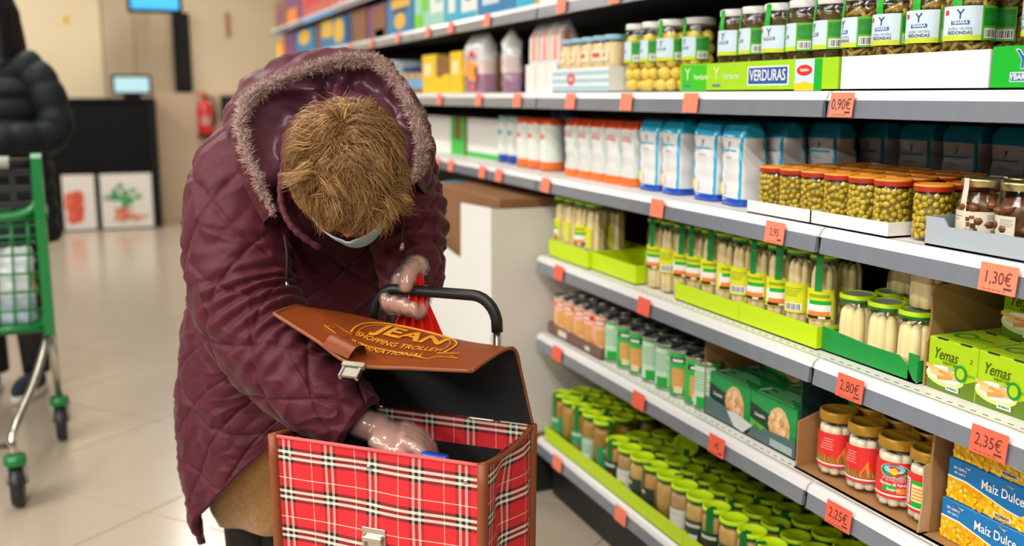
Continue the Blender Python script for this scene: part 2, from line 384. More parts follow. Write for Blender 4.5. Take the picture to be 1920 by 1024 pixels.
def fill(kind, r, z0, z1, seed):
    g = random.Random(seed); b = MB()
    if kind == 'bean':
        m1 = [mat(c, .3, var=.1, key='bean'+c) for c in ('#c0a324', '#ab901e', '#cdb43c')]
        b.lathe([(.001, z0), (r*.9, z0), (r*.9, z1), (.001, z1)], mat('#6f6212', .5, key='bean_core'), 16)
        for a, z in rand_pts(r, z0+.004, z1-.003, 150, seed, .0085):
            M = Matrix.Rotation(a, 4, 'Z') @ Matrix.Rotation(g.uniform(0, 3.1), 4, 'X')
            b.ell(((r*.90)*math.cos(a), (r*.90)*math.sin(a), z), (.0040, .0070*g.uniform(.8, 1.1), .0052), g.choice(m1), 7, 4, M)
    elif kind == 'cut':
        m1 = [mat(c, .35, var=.15, key='cut'+c) for c in ('#9a7f2e', '#8a7026', '#a98d3c')]
        b.lathe([(.001, z0), (r*.88, z0), (r*.88, z1), (.001, z1)], mat('#3c2d0c', .5, key='cut_core'), 16)
        for a, z in rand_pts(r, z0+.006, z1-.005, 120, seed, .0105):
            M = Matrix.Rotation(a, 4, 'Z') @ Matrix.Rotation(g.gauss(0, .9), 4, 'X')
            d = M @ Vector((g.uniform(-.1, .1), 1, 0)); ln = g.uniform(.012, .019); c = np.array((r*.885*math.cos(a), r*.885*math.sin(a), z)); d = np.array(d)*ln
            for t in (-1, 1):   # keep the ends inside the glass
                e = c+d*t; k = math.hypot(e[0], e[1])
                if k > r-.005: c[:2] -= e[:2]/k*(k-r+.005)*.6
            b.tube([c-d, c, c+d], .0046, g.choice(m1), 7)
    elif kind == 'greens':
        m1 = [mat(c, .35, var=.3, scale=300, key='gr'+c) for c in ('#6b5512', '#544410', '#7a6420')]
        b.lathe([(.001, z0), (r*.95, z0), (r*.95, z1), (.001, z1)], mat('#4a3a0c', .4, var=.5, scale=200, key='greens_core', bump=.6), 24)
        for a, z in rand_pts(r, z0+.004, z1-.004, 70, seed, .012):
            M = Matrix.Rotation(a, 4, 'Z') @ Matrix.Rotation(g.uniform(0, 3.1), 4, 'X')
            b.ell((r*.94*math.cos(a), r*.94*math.sin(a), z), (.0022, .012, .003), g.choice(m1), 6, 3, M)
    return b
def tray(L_, W_, H_, m, inner=None, t=.003, back=None, front=None, lo=None):
    """open carton: x = length, y = depth (front at y=0); front: top outline of the front wall"""
    i_ = inner or CARD; b = MB(); hb = back if back is not None else H_
    b.box(0, L_, 0, W_, 0, t, i_)
    fr = front or [(0, H_), (L_, H_)]
    b.prism([(0, 0), (L_, 0)]+[(x, z) for x, z in fr[::-1]], 0, t, m); b.prism([(t, t), (L_-t, t)]+[(min(max(x, t), L_-t), z) for x, z in fr[::-1]], t, t+.0004, i_)
    if hb: b.box(0, L_, W_-t, W_, 0, hb, m)
    for x in (0, L_-t): b.box(x, x+t, t, W_-t, 0, min(H_, hb or H_), m)
    return b
def crate(name, y_left, x, s, L_, W_, H_, m, label, cat='carton', prints=(), **k):
    t = thing(name, label, cat, (x, y_left, SZ[s]+.0005), FACE); obj('carton', tray(L_, W_, H_, m, **k), t)
    for p in prints: inst(p, t)
    return t
# ---------------------------------------------------------------- eye-level shelf: vegetables in big jars
def big_jar(kind, seed):
    r, h = .0395, .168; P_ = [Pt('glass', jar_glass(r, h-.013, r*.90, .135)), Pt('lid', lid_mesh(r*.93, .015, WHITE, WHITE, h-.015))]
    k = r+.0006
    if kind == 'potato':
        pm = MB(); pm.ell((0, 0, 0), (1, 1, 1), mat('#f3d45c', .35, var=.15, scale=2, key='potato'), 12, 8); pm = pm.mesh('potato'); g = random.Random(seed)
        for j in range(5):
            for i in range(5):
                a = 6.283*(i+.5*(j % 2))/5+g.uniform(-.15, .15); P_.append(Pt('potato', pm, (.0225*math.cos(a), .0225*math.sin(a), .017+j*.027), (g.uniform(0, 3), g.uniform(0, 3), 0), scale=(.0155, .0145, .0165)))
    else: P_.append(Pt('bean_pieces' if kind == 'cut' else 'leafy_greens', fill(kind, r-.003, .004, .142, seed), kind='stuff'))
    b = MB(); z0, z1 = .072, .124
    b.arc(k, z0, z1, -66, 26, SKY, 12); b.arc(k+.0002, z0, z0+.008, -66, 26, mat('#c9dc28', .45, key='ygreen'), 12); b.arc(k, z0, z1, 26, 72, mat('#5fb81e', .45, key='leaf_green'), 7)
    lk = MB(); lk.arc(k+.0004, z0+.022, z1-.004, 30, 69, mat('#1c8a2a', .45, var=.5, scale=120, key='leaf_photo'), 6); lk.arc(k+.0006, z0+.003, z0+.018, 32, 68, WHITE, 5)
    for i in range(8): lk.arc(k+.0009, z0+.005, z0+.016, 35+i*4, 35+i*4+1+(i % 3)*.8, BLACK, 1)
    lk.arc(k+.0005, z0+.024, z0+.030, -40, 0, BLUE, 5); lk.arc(k+.0005, z1-.013, z1-.006, -58, -48, RED, 3)
    kids = [Pt('print', lk)]
    yl = text('Y', .021, NAVY, wrap=k+.0008, sx=1.0); kids.append(Pt('print', yl, (0, 0, z0+.039), (0, 0, R(-20))))
    kids.append(Pt('print', text('YBARRA', .0065, WHITE, wrap=k+.0009, bold=.02), (0, 0, z0+.027), (0, 0, R(-20))))
    if kind == 'cut':
        kids.append(Pt('print', text('Judías verdes', .0072, GREY, wrap=k+.0008), (0, 0, z0+.0185), (0, 0, R(-20)))); kids.append(Pt('print', text('REDONDAS', .0072, BLACK, wrap=k+.0008, bold=.01), (0, 0, z0+.0115), (0, 0, R(-20))))
    P_.append(Pt('label', b, kids=kids))
    b = MB(); b.arc(k, z1, .135, -38, -18, GREEN, 3); b.arc(r*.93+.0012, .152, .166, -38, -18, GREEN, 3)
    v = [(math.sin(R(a))*rr, -math.cos(R(a))*rr, z) for rr, z in ((k, .135), (r*.93+.0012, .152)) for a in (-38, -28, -18)]
    b.add(v, [(0, 1, 4, 3), (1, 2, 5, 4)], GREEN); P_.append(Pt('seal_strip', b))
    return P_
cutj = big_jar('cut', 1); grj = big_jar('greens', 2); potj = big_jar('potato', 3)
z4 = SZ['S4']+.0038
for i, y in enumerate((1.26, 1.34, 1.42, 1.50)):
    place('vegetable_jar', cutj, (1.262, y, z4), 'cut green bean jar in the white tray, front row, %s from the right' % ORD[i], 'jar', 'jars of cut green beans', R((46, 38, 31, 5)[i]))
    place('vegetable_jar', cutj, (1.343, y-.008, z4), 'cut green bean jar in the white tray, second row, %s from the right' % ORD[i], 'jar', 'jars of cut green beans', rnd.uniform(-1, 1))
for i, y in enumerate((1.105, 1.02)):
    place('vegetable_jar', cutj, (1.262, y, z4), ('jar of green beans in the green tray at the right edge of the picture', 'jar of green beans in the green tray, second from its left end')[i], 'jar', 'jars of cut green beans', R(-4))
for i, y in enumerate((1.58, 1.662, 1.742, 1.822, 1.902, 1.984)):
    if i < 5: place('vegetable_jar', grj, (1.262, y, z4), 'dark leafy vegetable jar in the lime tray, front row, %s from the right' % ORD[i], 'jar', 'dark vegetable jars in the lime tray', R((4, -5, 34, 4, 30)[i]))
    place('vegetable_jar', grj, (1.345, y, z4), 'dark leafy vegetable jar in the lime tray, second row, %s from the right' % ORD[i], 'jar', 'dark vegetable jars in the lime tray', rnd.uniform(-1, 1))
for i, (x, y, ro) in enumerate(((1.262, 2.335, 2), (1.262, 2.252, 4), (1.262, 2.170, 34), (1.285, 2.090, 20), (1.345, 2.30, 3), (1.345, 2.21, 60))):
    place('vegetable_jar', potj, (x, y, z4-.003), ('jar of yellow potatoes, leftmost of the front row', 'jar of yellow potatoes, second from the left of the front row', 'jar of yellow potatoes, third from the left of the front row', 'jar of yellow potatoes beside the lime tray', 'potato jar behind the leftmost one', 'potato jar behind the second one')[i], 'jar', 'jars of potatoes', R(ro))
cw = text('YBARRA', .011, WHITE, bold=.025)
def ylogo(x, z, sc, dark):   # tall Y over a name plate
    k = MB(); k.box(x-.020*sc, x+.020*sc, -.0007, 0, z-.021*sc, z-.008*sc, WHITE, .0002); k.box(x-.0187*sc, x+.0187*sc, -.0011, -.0007, z-.0197*sc, z-.0093*sc, dark, .0001)
    return [Pt('print', k), fpt('YBARRA', .0105*sc, WHITE, x, z-.0146*sc, -.0013, bold=.025), fpt('Y', .036*sc, WHITE, x, z+.008*sc, -.0005, bold=.035), fpt('Y', .036*sc, dark, x, z+.008*sc, -.0009, bold=.008)]
crate('display_tray', 1.495, 1.212, 'S4', .330, .30, .059, WHITE, 'plain white cardboard tray holding the cut green bean jars', 'tray', inner=WHITE)
crate('display_tray', 1.160, 1.212, 'S4', .36, .30, .062, GREEN, 'bright green cardboard tray with blue Y emblem at the right edge', 'tray', prints=ylogo(.055, .033, 1.05, BLUE), inner=WHITE)
k = MB(); k.box(.005, .11, -.0004, 0, .001, .058, mat('#3fc31f', .4, key='mid_green'))
k.box(.265, .402, -.0006, 0, .011, .049, WHITE, .0002); k.box(.269, .398, -.0010, -.0006, .014, .046, BLUE, .0002)
k.box(.421, .478, -.0006, 0, .0005, .058, SKY); k.disc(.4495, .038, .023, .010, -.0010, RED); k.pg([(.421, .001), (.478, .001), (.478, .013), (.45, .017), (.421, .013)], -.0009, YELLOW); k.box(.478, .5, -.0004, 0, .0005, .058, GREEN)
PALEG = mat('#d6f0b4', .45, key='pale_green_print')
crate('display_tray', 2.048, 1.212, 'S4', .545, .30, .0595, mat('#a4d916', .42, key='tray_lime'), 'lime green cardboard tray printed VERDURAS on a blue plaque', 'tray',
      prints=[Pt('print', k), fpt('VERDURAS', .0305, WHITE, .3335, .030, -.0013, bold=.012, sx=.80), fpt('Verduras', .017, PALEG, .088, .031, -.0007, bold=.02), fpt('Verduras', .017, PALEG, .205, .031, -.0007, bold=.02), fpt('Y', .036, PALEG, .032, .037, -.0007, bold=.015), fpt('Y', .036, PALEG, .150, .037, -.0007, bold=.015), fpt('YBARRA', .009, mat('#4c78b0', .5, key='mute_blue'), .032, .012, -.0007, bold=.03), fpt('YBARRA', .009, mat('#4c78b0', .5, key='mute_blue'), .150, .012, -.0007, bold=.03), fpt('YBARRA', .0075, WHITE, .4495, .038, -.0013, bold=.02)], inner=WHITE)
# small cream jars in a striped tray
r = .031; PB = mat('#9cc8e0', .35, key='pale_blue_lid')
cj = [Pt('glass', jar_glass(r, .137, r*.93, .118)), Pt('lid', lid_mesh(r*.95, .013, PB, PB, .132)), Pt('contents', MB().lathe([(.001, .004), (r-.002, .005), (r-.002, .125), (.001, .128)], mat('#e8cf9c', .4, var=.1, key='cream_food'), 20))]
b = MB(); b.arc(r+.0006, .078, .106, -50, 50, mat('#f3e9c8', .5, key='cream_label'), 8); b.arc(r+.001, .088, .100, -26, 26, mat('#d9584c', .5, key='coral_print'), 6); cj.append(Pt('label', b))
for j in range(2):
    for i in range(5): place('small_jar', cj, (1.250+j*.07, 2.725-i*.069, z4), 'cream jar with pale blue lid, %s from the left in the %s row' % (ORD[i], ('front', 'back')[j]), 'jar', 'cream jars in the striped tray', rnd.uniform(-.5, .5))
k = MB()
for z in (.006, .026, .046): k.rect(0, .365, z, z+.010, -.0004, mat('#a6d3e6', .45, key='stripe_blue'))
k.disc(.13, .036, .028, .018, -.0008, mat('#e0676a', .45, key='coral_red'))
crate('display_tray', 2.770, 1.210, 'S4', .365, .20, .066, WHITE, 'white cardboard tray with pale blue stripes and a coral emblem', 'tray', prints=[Pt('print', k), fpt('NESA', .012, WHITE, .13, .036, -.0011, bold=.03)], inner=WHITE)
# bags: rounded-section lofts
def pouch(w, d, h, pick, top_t=.006, ts=.80, n=32, k=22, bulge=.10, seed=0, bottom_t=None, crease=.0):
    g = random.Random(seed); v = []; f = []; ms = []; ph = [g.uniform(0, 6.28) for _ in range(6)]
    for j in range(k+1):
        t = j/k; z = h*t
        ww = w/2*(1-.05*abs(2*t-1)); dd = d/2
        e = max(0, (t-ts)/(1-ts)); dd = dd*(1-e)+top_t*e; ww *= 1-.10*e*e*(ts > .81)
        if bottom_t is not None: e2 = max(0, (.20-t)/.20); dd = dd*(1-e2)+bottom_t*e2
        for i in range(n):
            a = 2*math.pi*i/n; ca, sa = math.cos(a), math.sin(a); p = .38
            x = ww*math.copysign(abs(ca)**p, ca); y = dd*math.copysign(abs(sa)**p, sa)
            q = 1+bulge*math.sin(math.pi*min(1, t/.85))*.35; y *= q
            wob = crease*(math.sin(9*t+ph[0]+3*ca)+math.sin(17*t*ca+ph[1])+.6*math.sin(31*t+ph[2]+7*sa))
            v.append((x+wob*ca, y+wob*sa, z+.3*wob))
    for j in range(k):
        for i in range(n):
            f.append((j*n+i, j*n+(i+1) % n, (j+1)*n+(i+1) % n, (j+1)*n+i)); ms.append(pick((j+.5)/k, (i+.5)/n*360))
    f.append(tuple(range(n))[::-1]); ms.append(pick(0, 0)); f.append(tuple(k*n+i for i in range(n))); ms.append(pick(1, 0))
    return MB().add(v, f, ms, True)
FW = mat('#e9e9ea', .25, var=.05, scale=30, bump=.25, bscale=60, coat=.3, key='film_white'); FC = mat('#25b3dc', .22, var=.05, coat=.4, key='film_cyan'); FB = mat('#1650c0', .22, coat=.4, key='film_blue'); FO = mat('#f0762a', .3, coat=.3, key='film_orange'); FR = mat('#ee5a25', .3, coat=.3, key='film_red')
def flour_pick(t, a):
    if t < .10: return FB
    if t > .84: return FC
    side = abs(((a+45) % 90)-45)   # corners of the section sit near 45 degrees
    return FC if (20 < (a % 90) < 72 and not 30 < a % 180 < 60 and False) or abs((a % 90)-45) < 9 else FW
fl = [Pt('bag', pouch(.094, .064, .180, flour_pick, seed=4, crease=.0022, ts=.87, top_t=.013))]
k = MB(); k.rect(-.030, .030, .118, .122, -.0362, CYAN); k.disc(-.026, .036, .010, .014, -.0362, YELLOW); k.disc(-.020, .036, .008, .014, -.0364, FW); k.rect(-.026, -.006, .010, .014, -.0345, SKY)
fl.append(Pt('print', k)); fl.append(fpt('y', .022, NAVY, 0, .136, -.0362)); fl.append(fpt('harina', .010, GREY, 0, .106, -.0364))
z3 = SZ['S3']
for i, (x, y, ro) in enumerate(((1.285, 2.268, .02), (1.285, 2.158, -.05), (1.285, 2.005, .04), (1.282, 1.888, -.10))):
    place('flour_bag', fl, (x, y, z3+.0005), 'blue and white flour bag in the front row, %s from the left' % ORD[i], 'flour bag', 'blue and white flour bags', ro)
n = 0
for x, y in ((1.36, 2.25), (1.36, 2.14), (1.36, 2.01), (1.365, 1.865), (1.44, 2.2), (1.44, 2.05), (1.44, 1.93), (1.445, 1.80), (1.545, 1.76), (1.55, 1.64), (1.55, 1.52), (1.55, 1.40), (1.55, 1.29)):
    n += 1; place('flour_bag', fl, (x, y, z3+.0005), 'blue and white flour bag behind the front bags, %s from the left' % (ORD+['last'])[min(n-1, 13)], 'flour bag', 'blue and white flour bags', rnd.uniform(-.12, .12))
def orange_pick(t, a):
    if t < .15: return FO
    if t > .86: return FR
    return mat('#cfe6d2', .35, key='mint_film') if abs((a % 90)-45) < 12 else FW
om = pouch(.082, .06, .172, orange_pick, seed=9, crease=.0022, ts=.88, top_t=.012); ok = MB(); ok.rect(-.026, .022, .118, .123, -.034, mat('#f08a6a', .5, key='peach_print')); ok.rect(-.02, .018, .128, .131, -.034, mat('#f08a6a', .5, key='peach_print'))
orp = [Pt('bag', om), Pt('print', ok)]
for j in range(2):
    for i, y in enumerate((2.752, 2.662, 2.572, 2.480, 2.388)):
        place('rice_bag', orp, (1.288+j*.08, y, z3+.0005), 'white and orange grocery bag, %s from the left of the %s row' % (ORD[i], ('front', 'back')[j]), 'grocery bag', 'white and orange bags', rnd.uniform(-.1, .1))
def canister(top, base, seed):
    r = .040; b = MB(); b.lathe([(.001, 0), (r, .002), (r, .03)], base, 24); b.lathe([(r, .03), (r, .145)], mat('#e4efe6', .4, key='canister_white'), 24); b.lathe([(r, .145), (r*.98, .15), (r*.9, .165), (.001, .166)], top, 24)
    l = MB(); l.arc(r+.0006, .04, .14, -35, 35, WHITE, 8); l.arc(r+.001, .10, .115, -25, 25, CYAN if base is DBLUE else mat('#f08a6a', .5, key='peach_print'), 6)
    return [Pt('body', b), Pt('label', l)]
cb, co = canister(mat('#bfe3d6', .4, key='mint_cap'), DBLUE, 1), canister(FR, FO, 2)
for i, (y, kd) in enumerate(((3.43, cb), (3.335, cb), (3.17, co), (3.075, co), (2.97, co))):
    place('salt_canister', kd, (1.33 if i < 2 else 1.30, y, z3+.0005), ('white canister with blue base, left one of the pair', 'white canister with blue base, right one of the pair', 'white canister with orange base next to the blue-based ones', 'white canister with orange base, middle one of three', 'white canister with orange base beside the orange bags')[i], 'canister', 'salt canisters')
place('bottle', [Pt('bottle_body', MB().lathe([(.001, 0), (.045, .002), (.045, .15), (.04, .165)], WHITE, 20)), Pt('cap', MB().lathe([(.04, .165), (.046, .168), (.046, .20), (.001, .202)], NAVY, 20))], (1.40, 3.10, z3+.0005), 'white bottle with navy cap behind the orange-based canisters', 'bottle')
# green carton with torn brown opening, white boxes
t = thing('carton', 'green carton with a torn brown opening on the flour shelf', 'carton', (1.30, 4.02, z3+.0005), FACE)
b = MB(); b.box(0, .17, .004, .3, 0, .15, CARDI); obj('box', b, t); b = MB(); b.prism([(0, 0), (.17, 0), (.17, .15), (.135, .15), (.135, .06), (.045, .06), (.045, .15), (0, .15)], 0, .004, mat('#35c244', .45, key='carton_green')); obj('front_panel', b, t)
for i, (y, L_, lab) in enumerate(((3.84, .36, 'plain white box with green base strip beside the green carton'), (4.40, .36, 'plain white box left of the green carton'))):
    t = thing('white_box', lab, 'box', (1.31, y, z3+.0005), FACE); b = MB(); b.box(0, L_, 0, .28, .018, .15, WHITE, .002); obj('box', b, t); b = MB(); b.box(0, L_, -.002, .28, 0, .018, mat('#35c244', .45, key='carton_green') if i == 0 else WHITE, .001); obj('base_strip', b, t)
# eye-level shelf, far part: tall carrot packs, snack bags, yellow boxes
def pack_pick(t, a): return FW if t < .45 or t > .85 else (mat('#f2916e', .4, key='carrot') if (int(a/14) % 2) else FW)
tp = [Pt('pack', pouch(.075, .07, .21, pack_pick, seed=5)), Pt('front_card', MB().box(-.038, .038, -.042, -.038, 0, .085, WHITE))]
for i, y in enumerate((2.985, 2.90, 2.82)): place('carrot_pack', tp, (1.27, y, SZ['S4']+.0005), 'tall white pack with orange carrots, %s from the left' % ORD[i], 'pack', 'tall carrot packs')
snm = mat('#ead8d6', .25, coat=.4, key='snack_film'); snp = mat('#a97f9c', .3, coat=.3, key='snack_purple'); snw = mat('#e6e9ec', .25, coat=.4, key='snack_white')
sn = [Pt('bag', pouch(.175, .07, .21, lambda t, a: snp if t < .30 else (snw if t > .55 else snm), top_t=.003, crease=.002, seed=6))]
k = MB(); g = random.Random(5)
for i in range(16): k.disc(g.uniform(-.05, .055), g.uniform(.05, .105), .018, .014, -.047-.0002*i, mat(g.choice(['#f39a34', '#e98522', '#f7b458']), .5, key='chip%d' % (i % 3)), 9)
k.rect(.0, .045, .125, .145, -.046, RED); k.disc(-.03, .13, .018, .009, -.046, mat('#e79aa4', .5, key='pinkish')); k.disc(.02, .022, .024, .012, -.040, mat('#e86a6a', .5, key='coralp'))
sn.append(Pt('print', k))
for i, (y, ro) in enumerate(((3.535, .06), (3.30, -.35))): place('snack_bag', sn, (1.26+.03*i, y, SZ['S4']+.0005), ('silver and purple snack bag with orange crisps, front-facing', 'silver and purple snack bag turned sideways')[i], 'snack bag', 'snack bags', ro)
for i, (y, L_) in enumerate(((4.20, .19), (3.82, .14))):
    t = thing('yellow_box', ('yellow shelf box with pale panel, left one', 'yellow shelf box beside the snack bags')[i], 'box', (1.235, y, SZ['S4']+.0005), FACE); b = MB(); b.box(0, L_, 0, .24, 0, .155, YELLOW, .002); obj('box', b, t); b = MB(); b.rect(.03, .03+L_*.55, .07, .12, -.001, mat('#f6ecb4', .5, key='pale_yellow')); obj('print', b, t)
t = thing('yellow_box', 'low yellow tray with a brown cut-out between the yellow boxes', 'tray', (1.235, 4.005, SZ['S4']+.0005), FACE); b = MB(); b.box(0, .18, .003, .24, 0, .14, CARDI); obj('inner_box', b, t); b = MB(); b.prism([(0, 0), (.18, 0), (.18, .07), (.12, .075), (.06, .06), (0, .065)], 0, .003, YELLOW); obj('front_panel', b, t)
bj = [Pt('glass', jar_glass(.05, .1, .045, .08)), Pt('contents', MB().lathe([(.001, .004), (.047, .005), (.047, .085), (.001, .09)], mat('#b98a4a', .5, key='tan_food'), 18)), Pt('lid', lid_mesh(.048, .018, NAVY, NAVY, .095)), Pt('label', MB().arc(.0506, .02, .06, -60, 60, mat('#7fb2dc', .5, key='lightblue_lab'), 8))]
for i, y in enumerate((4.50, 4.38, 4.27)): place('small_jar', bj, (1.28, y, SZ['S4']+.0005), 'tan jar with navy lid beside the yellow boxes, %s from the left' % ORD[i], 'jar', 'tan jars with navy lids')
# second highest and highest shelves: boxed goods
def carton(y, L_, s, H_, base, prints, label, x=1.222):
    t = thing('food_box', label, 'box', (x, y, SZ[s]+.0005), FACE, 'boxed goods on the upper shelves'); b = MB(); b.box(0, L_, 0, .22, 0, H_, base, .002); obj('box', b, t)
    k = MB()
    for (u0, u1, v0, v1, m) in prints:
        if isinstance(m, tuple): k.disc((u0+u1)/2*L_, (v0+v1)/2*H_, (u1-u0)/2*L_, (v1-v0)/2*H_, -.0012, m[0], 14)
        else: k.rect(u0*L_, u1*L_, v0*H_, v1*H_, -.0006, m)
    if prints: obj('print', k, t)
PASTA = mat('#eebb3c', .5, var=.25, scale=60, key='pasta_print'); BXB = mat('#1f7fb8', .4, key='box_blue'); PURP = mat('#7b3a78', .4, key='purple_print'); BROWN = mat('#8a5a34', .6, key='brown_card'); TEAL = mat('#9fdcc8', .4, key='mint_print')
carton(8.10, .34, 'S5', .13, ORANGE, [(0, .5, 0, 1, YELLOW)], 'small orange box at the far end of the second highest shelf'); carton(7.72, .42, 'S5', .17, PURP, [], 'purple box at the far end of the second highest shelf')
carton(7.25, .70, 'S5', .16, BXB, [(.2, .8, .35, .95, (PASTA,))], 'blue pasta box with yellow picture, leftmost on the second highest shelf'); carton(6.48, .12, 'S5', .17, BROWN, [], 'narrow brown carton divider between pasta boxes')
carton(6.33, .70, 'S5', .165, BXB, [(.05, .5, .4, 1, PASTA), (.55, .95, .1, .95, (PASTA,)), (.5, .95, .45, .6, NAVY)], 'blue pasta box with two yellow pictures'); carton(5.58, .44, 'S5', .17, BROWN, [(0, .3, 0, 1, NAVY)], 'brown shelf carton beside the pasta boxes'); carton(5.10, .36, 'S5', .16, PURP, [(.3, 1, 0, .9, BROWN), (.4, .9, 0, .25, PASTA)], 'purple and brown shelf carton')
carton(4.72, .43, 'S5', .18, BXB, [(.2, .9, .62, 1, PASTA), (.3, .75, .1, .5, (PASTA,)), (.25, .8, .50, .60, NAVY)], 'large blue pasta box with curved yellow picture')
carton(4.26, .22, 'S5', .17, TEAL, [(0, .6, 0, .35, mat('#7ad41c', .4, key='apple_green')), (.5, .95, .4, .8, mat('#7ad41c', .4, key='apple_green'))], 'mint and green box, left one'); carton(4.03, .17, 'S5', .17, WHITE, [(0, 1, 0, .3, TEAL), (.4, .9, .5, .9, TEAL)], 'white and mint box')
carton(3.85, .20, 'S5', .18, CYAN, [(.3, .7, .2, .8, WHITE)], 'light blue box with white print, left one'); carton(3.64, .17, 'S5', .18, WHITE, [(.15, .85, .35, .8, (BROWN,)), (0, 1, 0, .15, CYAN)], 'white box with brown picture'); carton(3.46, .36, 'S5', .17, BXB, [(.15, .6, .2, .5, SKY)], 'wide blue box with pale lettering'); carton(3.09, .16, 'S5', .15, YELLOW, [(0, 1, 0, .2, CYAN)], 'small yellow box near the middle of the second highest shelf')
for i, (y, m, l) in enumerate(((2.90, WHITE, 'white box above the striped tray'), (2.52, SKY, 'pale blue box above the potato jars'), (2.14, YELLOW, 'yellow box above the lime tray'), (1.75, WHITE, 'white box above the dark vegetable jars'))): carton(y, .33, 'S5', .15, m, [(.2, .8, .3, .8, (ORANGE,))], l)
CORAL = mat('#d9604e', .4, var=.3, scale=40, key='coral_box')
for i, (y, L_, m, p, l) in enumerate(((8.15, .55, BROWN, [(.3, .7, .2, .8, (PURP,))], 'brown and purple box at the far end of the top shelf'), (7.57, .40, ORANGE, [(0, 1, .5, 1, PURP)], 'orange box on the top shelf'), (7.14, .16, PURP, [], 'narrow purple box on the top shelf'), (6.95, .85, CORAL, [(.1, .9, .3, .8, RED)], 'wide red box on the top shelf'), (6.06, .30, WHITE, [(0, 1, 0, .5, CORAL)], 'white and red box on the top shelf'), (5.73, .75, CORAL, [(.2, .8, .2, .7, RED)], 'large red box on the top shelf'), (4.94, .7, BROWN, [(.1, .9, .1, .5, ORANGE)], 'brown and orange box on the top shelf'))): carton(y, L_, 'S6', .2, m, p, l)
# ---------------------------------------------------------------- bean jars in white trays (flour shelf)
r, h = .0325, .094; OLID = mat('#f2941f', .35, var=.12, scale=90, key='orange_lid'); RRIM = mat('#b8321c', .35, key='red_rim')
bjar = [Pt('glass', jar_glass(r, h-.009, r*.90, .072)), Pt('lid', lid_mesh(r*.99, .012, OLID, RRIM, h-.012, mat('#f7b254', .4, var=.2, scale=200, key='lid_print'))), Pt('beans', fill('bean', r-.002, .004, .078, 11), kind='stuff')]
zt = z3+.0037; cols = (1.722, 1.655, 1.588, 1.520, 1.453, 1.386)
for j in range(4):
    for i, y in enumerate(cols):
        place('bean_jar', bjar, (1.247+j*.0665, y+.01*j*(i > 2), zt), 'orange-lidded jar of yellow beans, %s row, %s from the left' % (('front', 'second', 'third', 'back')[j], ORD[i]), 'jar', 'jars of yellow beans', rnd.uniform(0, 6))
    if j != 1: place('bean_jar', bjar, (1.262+j*.0665, 1.308, z3+.0005), ('bean jar standing loose between the white and grey trays', '', 'bean jar in the gap, third row', 'bean jar in the gap, back row')[j], 'jar', 'jars of yellow beans', rnd.uniform(0, 6))
place('bean_jar', bjar, (1.335, 1.312, z3+.0005), 'bean jar right behind the loose bean jar', 'jar', 'jars of yellow beans', 2)
crate('display_tray', 1.760, 1.208, 'S3', .208, .275, .026, WHITE, 'low white cardboard tray of bean jars, left one', 'tray', inner=WHITE)
crate('display_tray', 1.557, 1.208, 'S3', .208, .275, .026, WHITE, 'low white cardboard tray of bean jars, right one', 'tray', inner=WHITE)
# mushroom jars in a grey tray
r, h = .0365, .108; GOLD = mat('#b5a878', .3, .85, key='gold_lid'); PAP = mat('#dcd0bc', .6, var=.04, key='mush_label'); MBR = mat('#6b3f1e', .3, var=.25, scale=60, key='mushroom')
def mushroom_jar(seed):
    g = random.Random(seed); P_ = [Pt('glass', MB().lathe([(.001, .003), (r*.85, .001), (r, .010), (r, .060), (r*.95, .074), (r*.84, .086), (r*.82, .098)], GLASS, 28)), Pt('lid', lid_mesh(r*.90, .013, GOLD, GOLD, h-.013))]
    b = MB(); b.lathe([(.001, .004), (r*.9, .005), (r*.9, .066), (r*.74, .082), (.001, .084)], mat('#5a3416', .3, var=.4, scale=50, key='brine'), 18)
    for a, z in rand_pts(r, .01, .07, 16, seed, .018): b.ell((r*.80*math.cos(a), r*.80*math.sin(a), z), (.010, .012, .0085), MBR, 9, 6, Matrix.Rotation(g.uniform(0, 3), 4, 'X'))
    P_.append(Pt('mushrooms', b, kind='stuff'))
    k = r+.0006; b = MB(); b.arc(k, .018, .058, -75, 60, PAP, 14); q = MB()
    for i, (a, z, w, hh, m) in enumerate(((-22, .046, 10, .006, '#5b3a22'), (-12, .049, 12, .005, '#7a5232'), (-20, .038, 9, .007, '#6d4526'), (-8, .036, 12, .008, '#3e2a1c'), (-24, .030, 8, .006, '#caa274'), (-12, .028, 9, .006, '#b88a58'), (-2, .030, 9, .005, '#4a3626'))): q.arc(k+.0004+.0001*i, z-hh/2, z+hh/2, a-w/2, a+w/2, mat(m, .6, var=.3, scale=150, key='mp'+m), 3)
    q.arc(k+.0004, .021, .032, 28, 54, WHITE, 4)
    for i in range(7): q.arc(k+.0008, .022, .031, 30+i*3.3, 31+i*3.3+(i % 2), BLACK, 1)
    for i in range(4): q.arc(k+.0005, .052-.003*i, .0532-.003*i, 22, 56-4*(i % 2), GREY, 3)
    q.arc(k+.0005, .049, .0505, -70, -40, GREY, 3); q.arc(k+.0005, .044, .0455, -70, -48, GREY, 3)
    b2 = MB(); b2.arc(k, .058, .072, -46, -28, PAP, 3)
    v = [(math.sin(R(a))*rr, -math.cos(R(a))*rr, z) for rr, z in ((k, .072), (r*.90+.001, .095), (r*.90+.001, .1085)) for a in (-46, -37, -28)]
    b2.add(v, [(0, 1, 4, 3), (1, 2, 5, 4), (3, 4, 7, 6), (4, 5, 8, 7)], PAP)
    P_ += [Pt('label', b, kids=[Pt('print', q)]), Pt('seal_strip', b2)]
    return P_
mj = mushroom_jar(3)
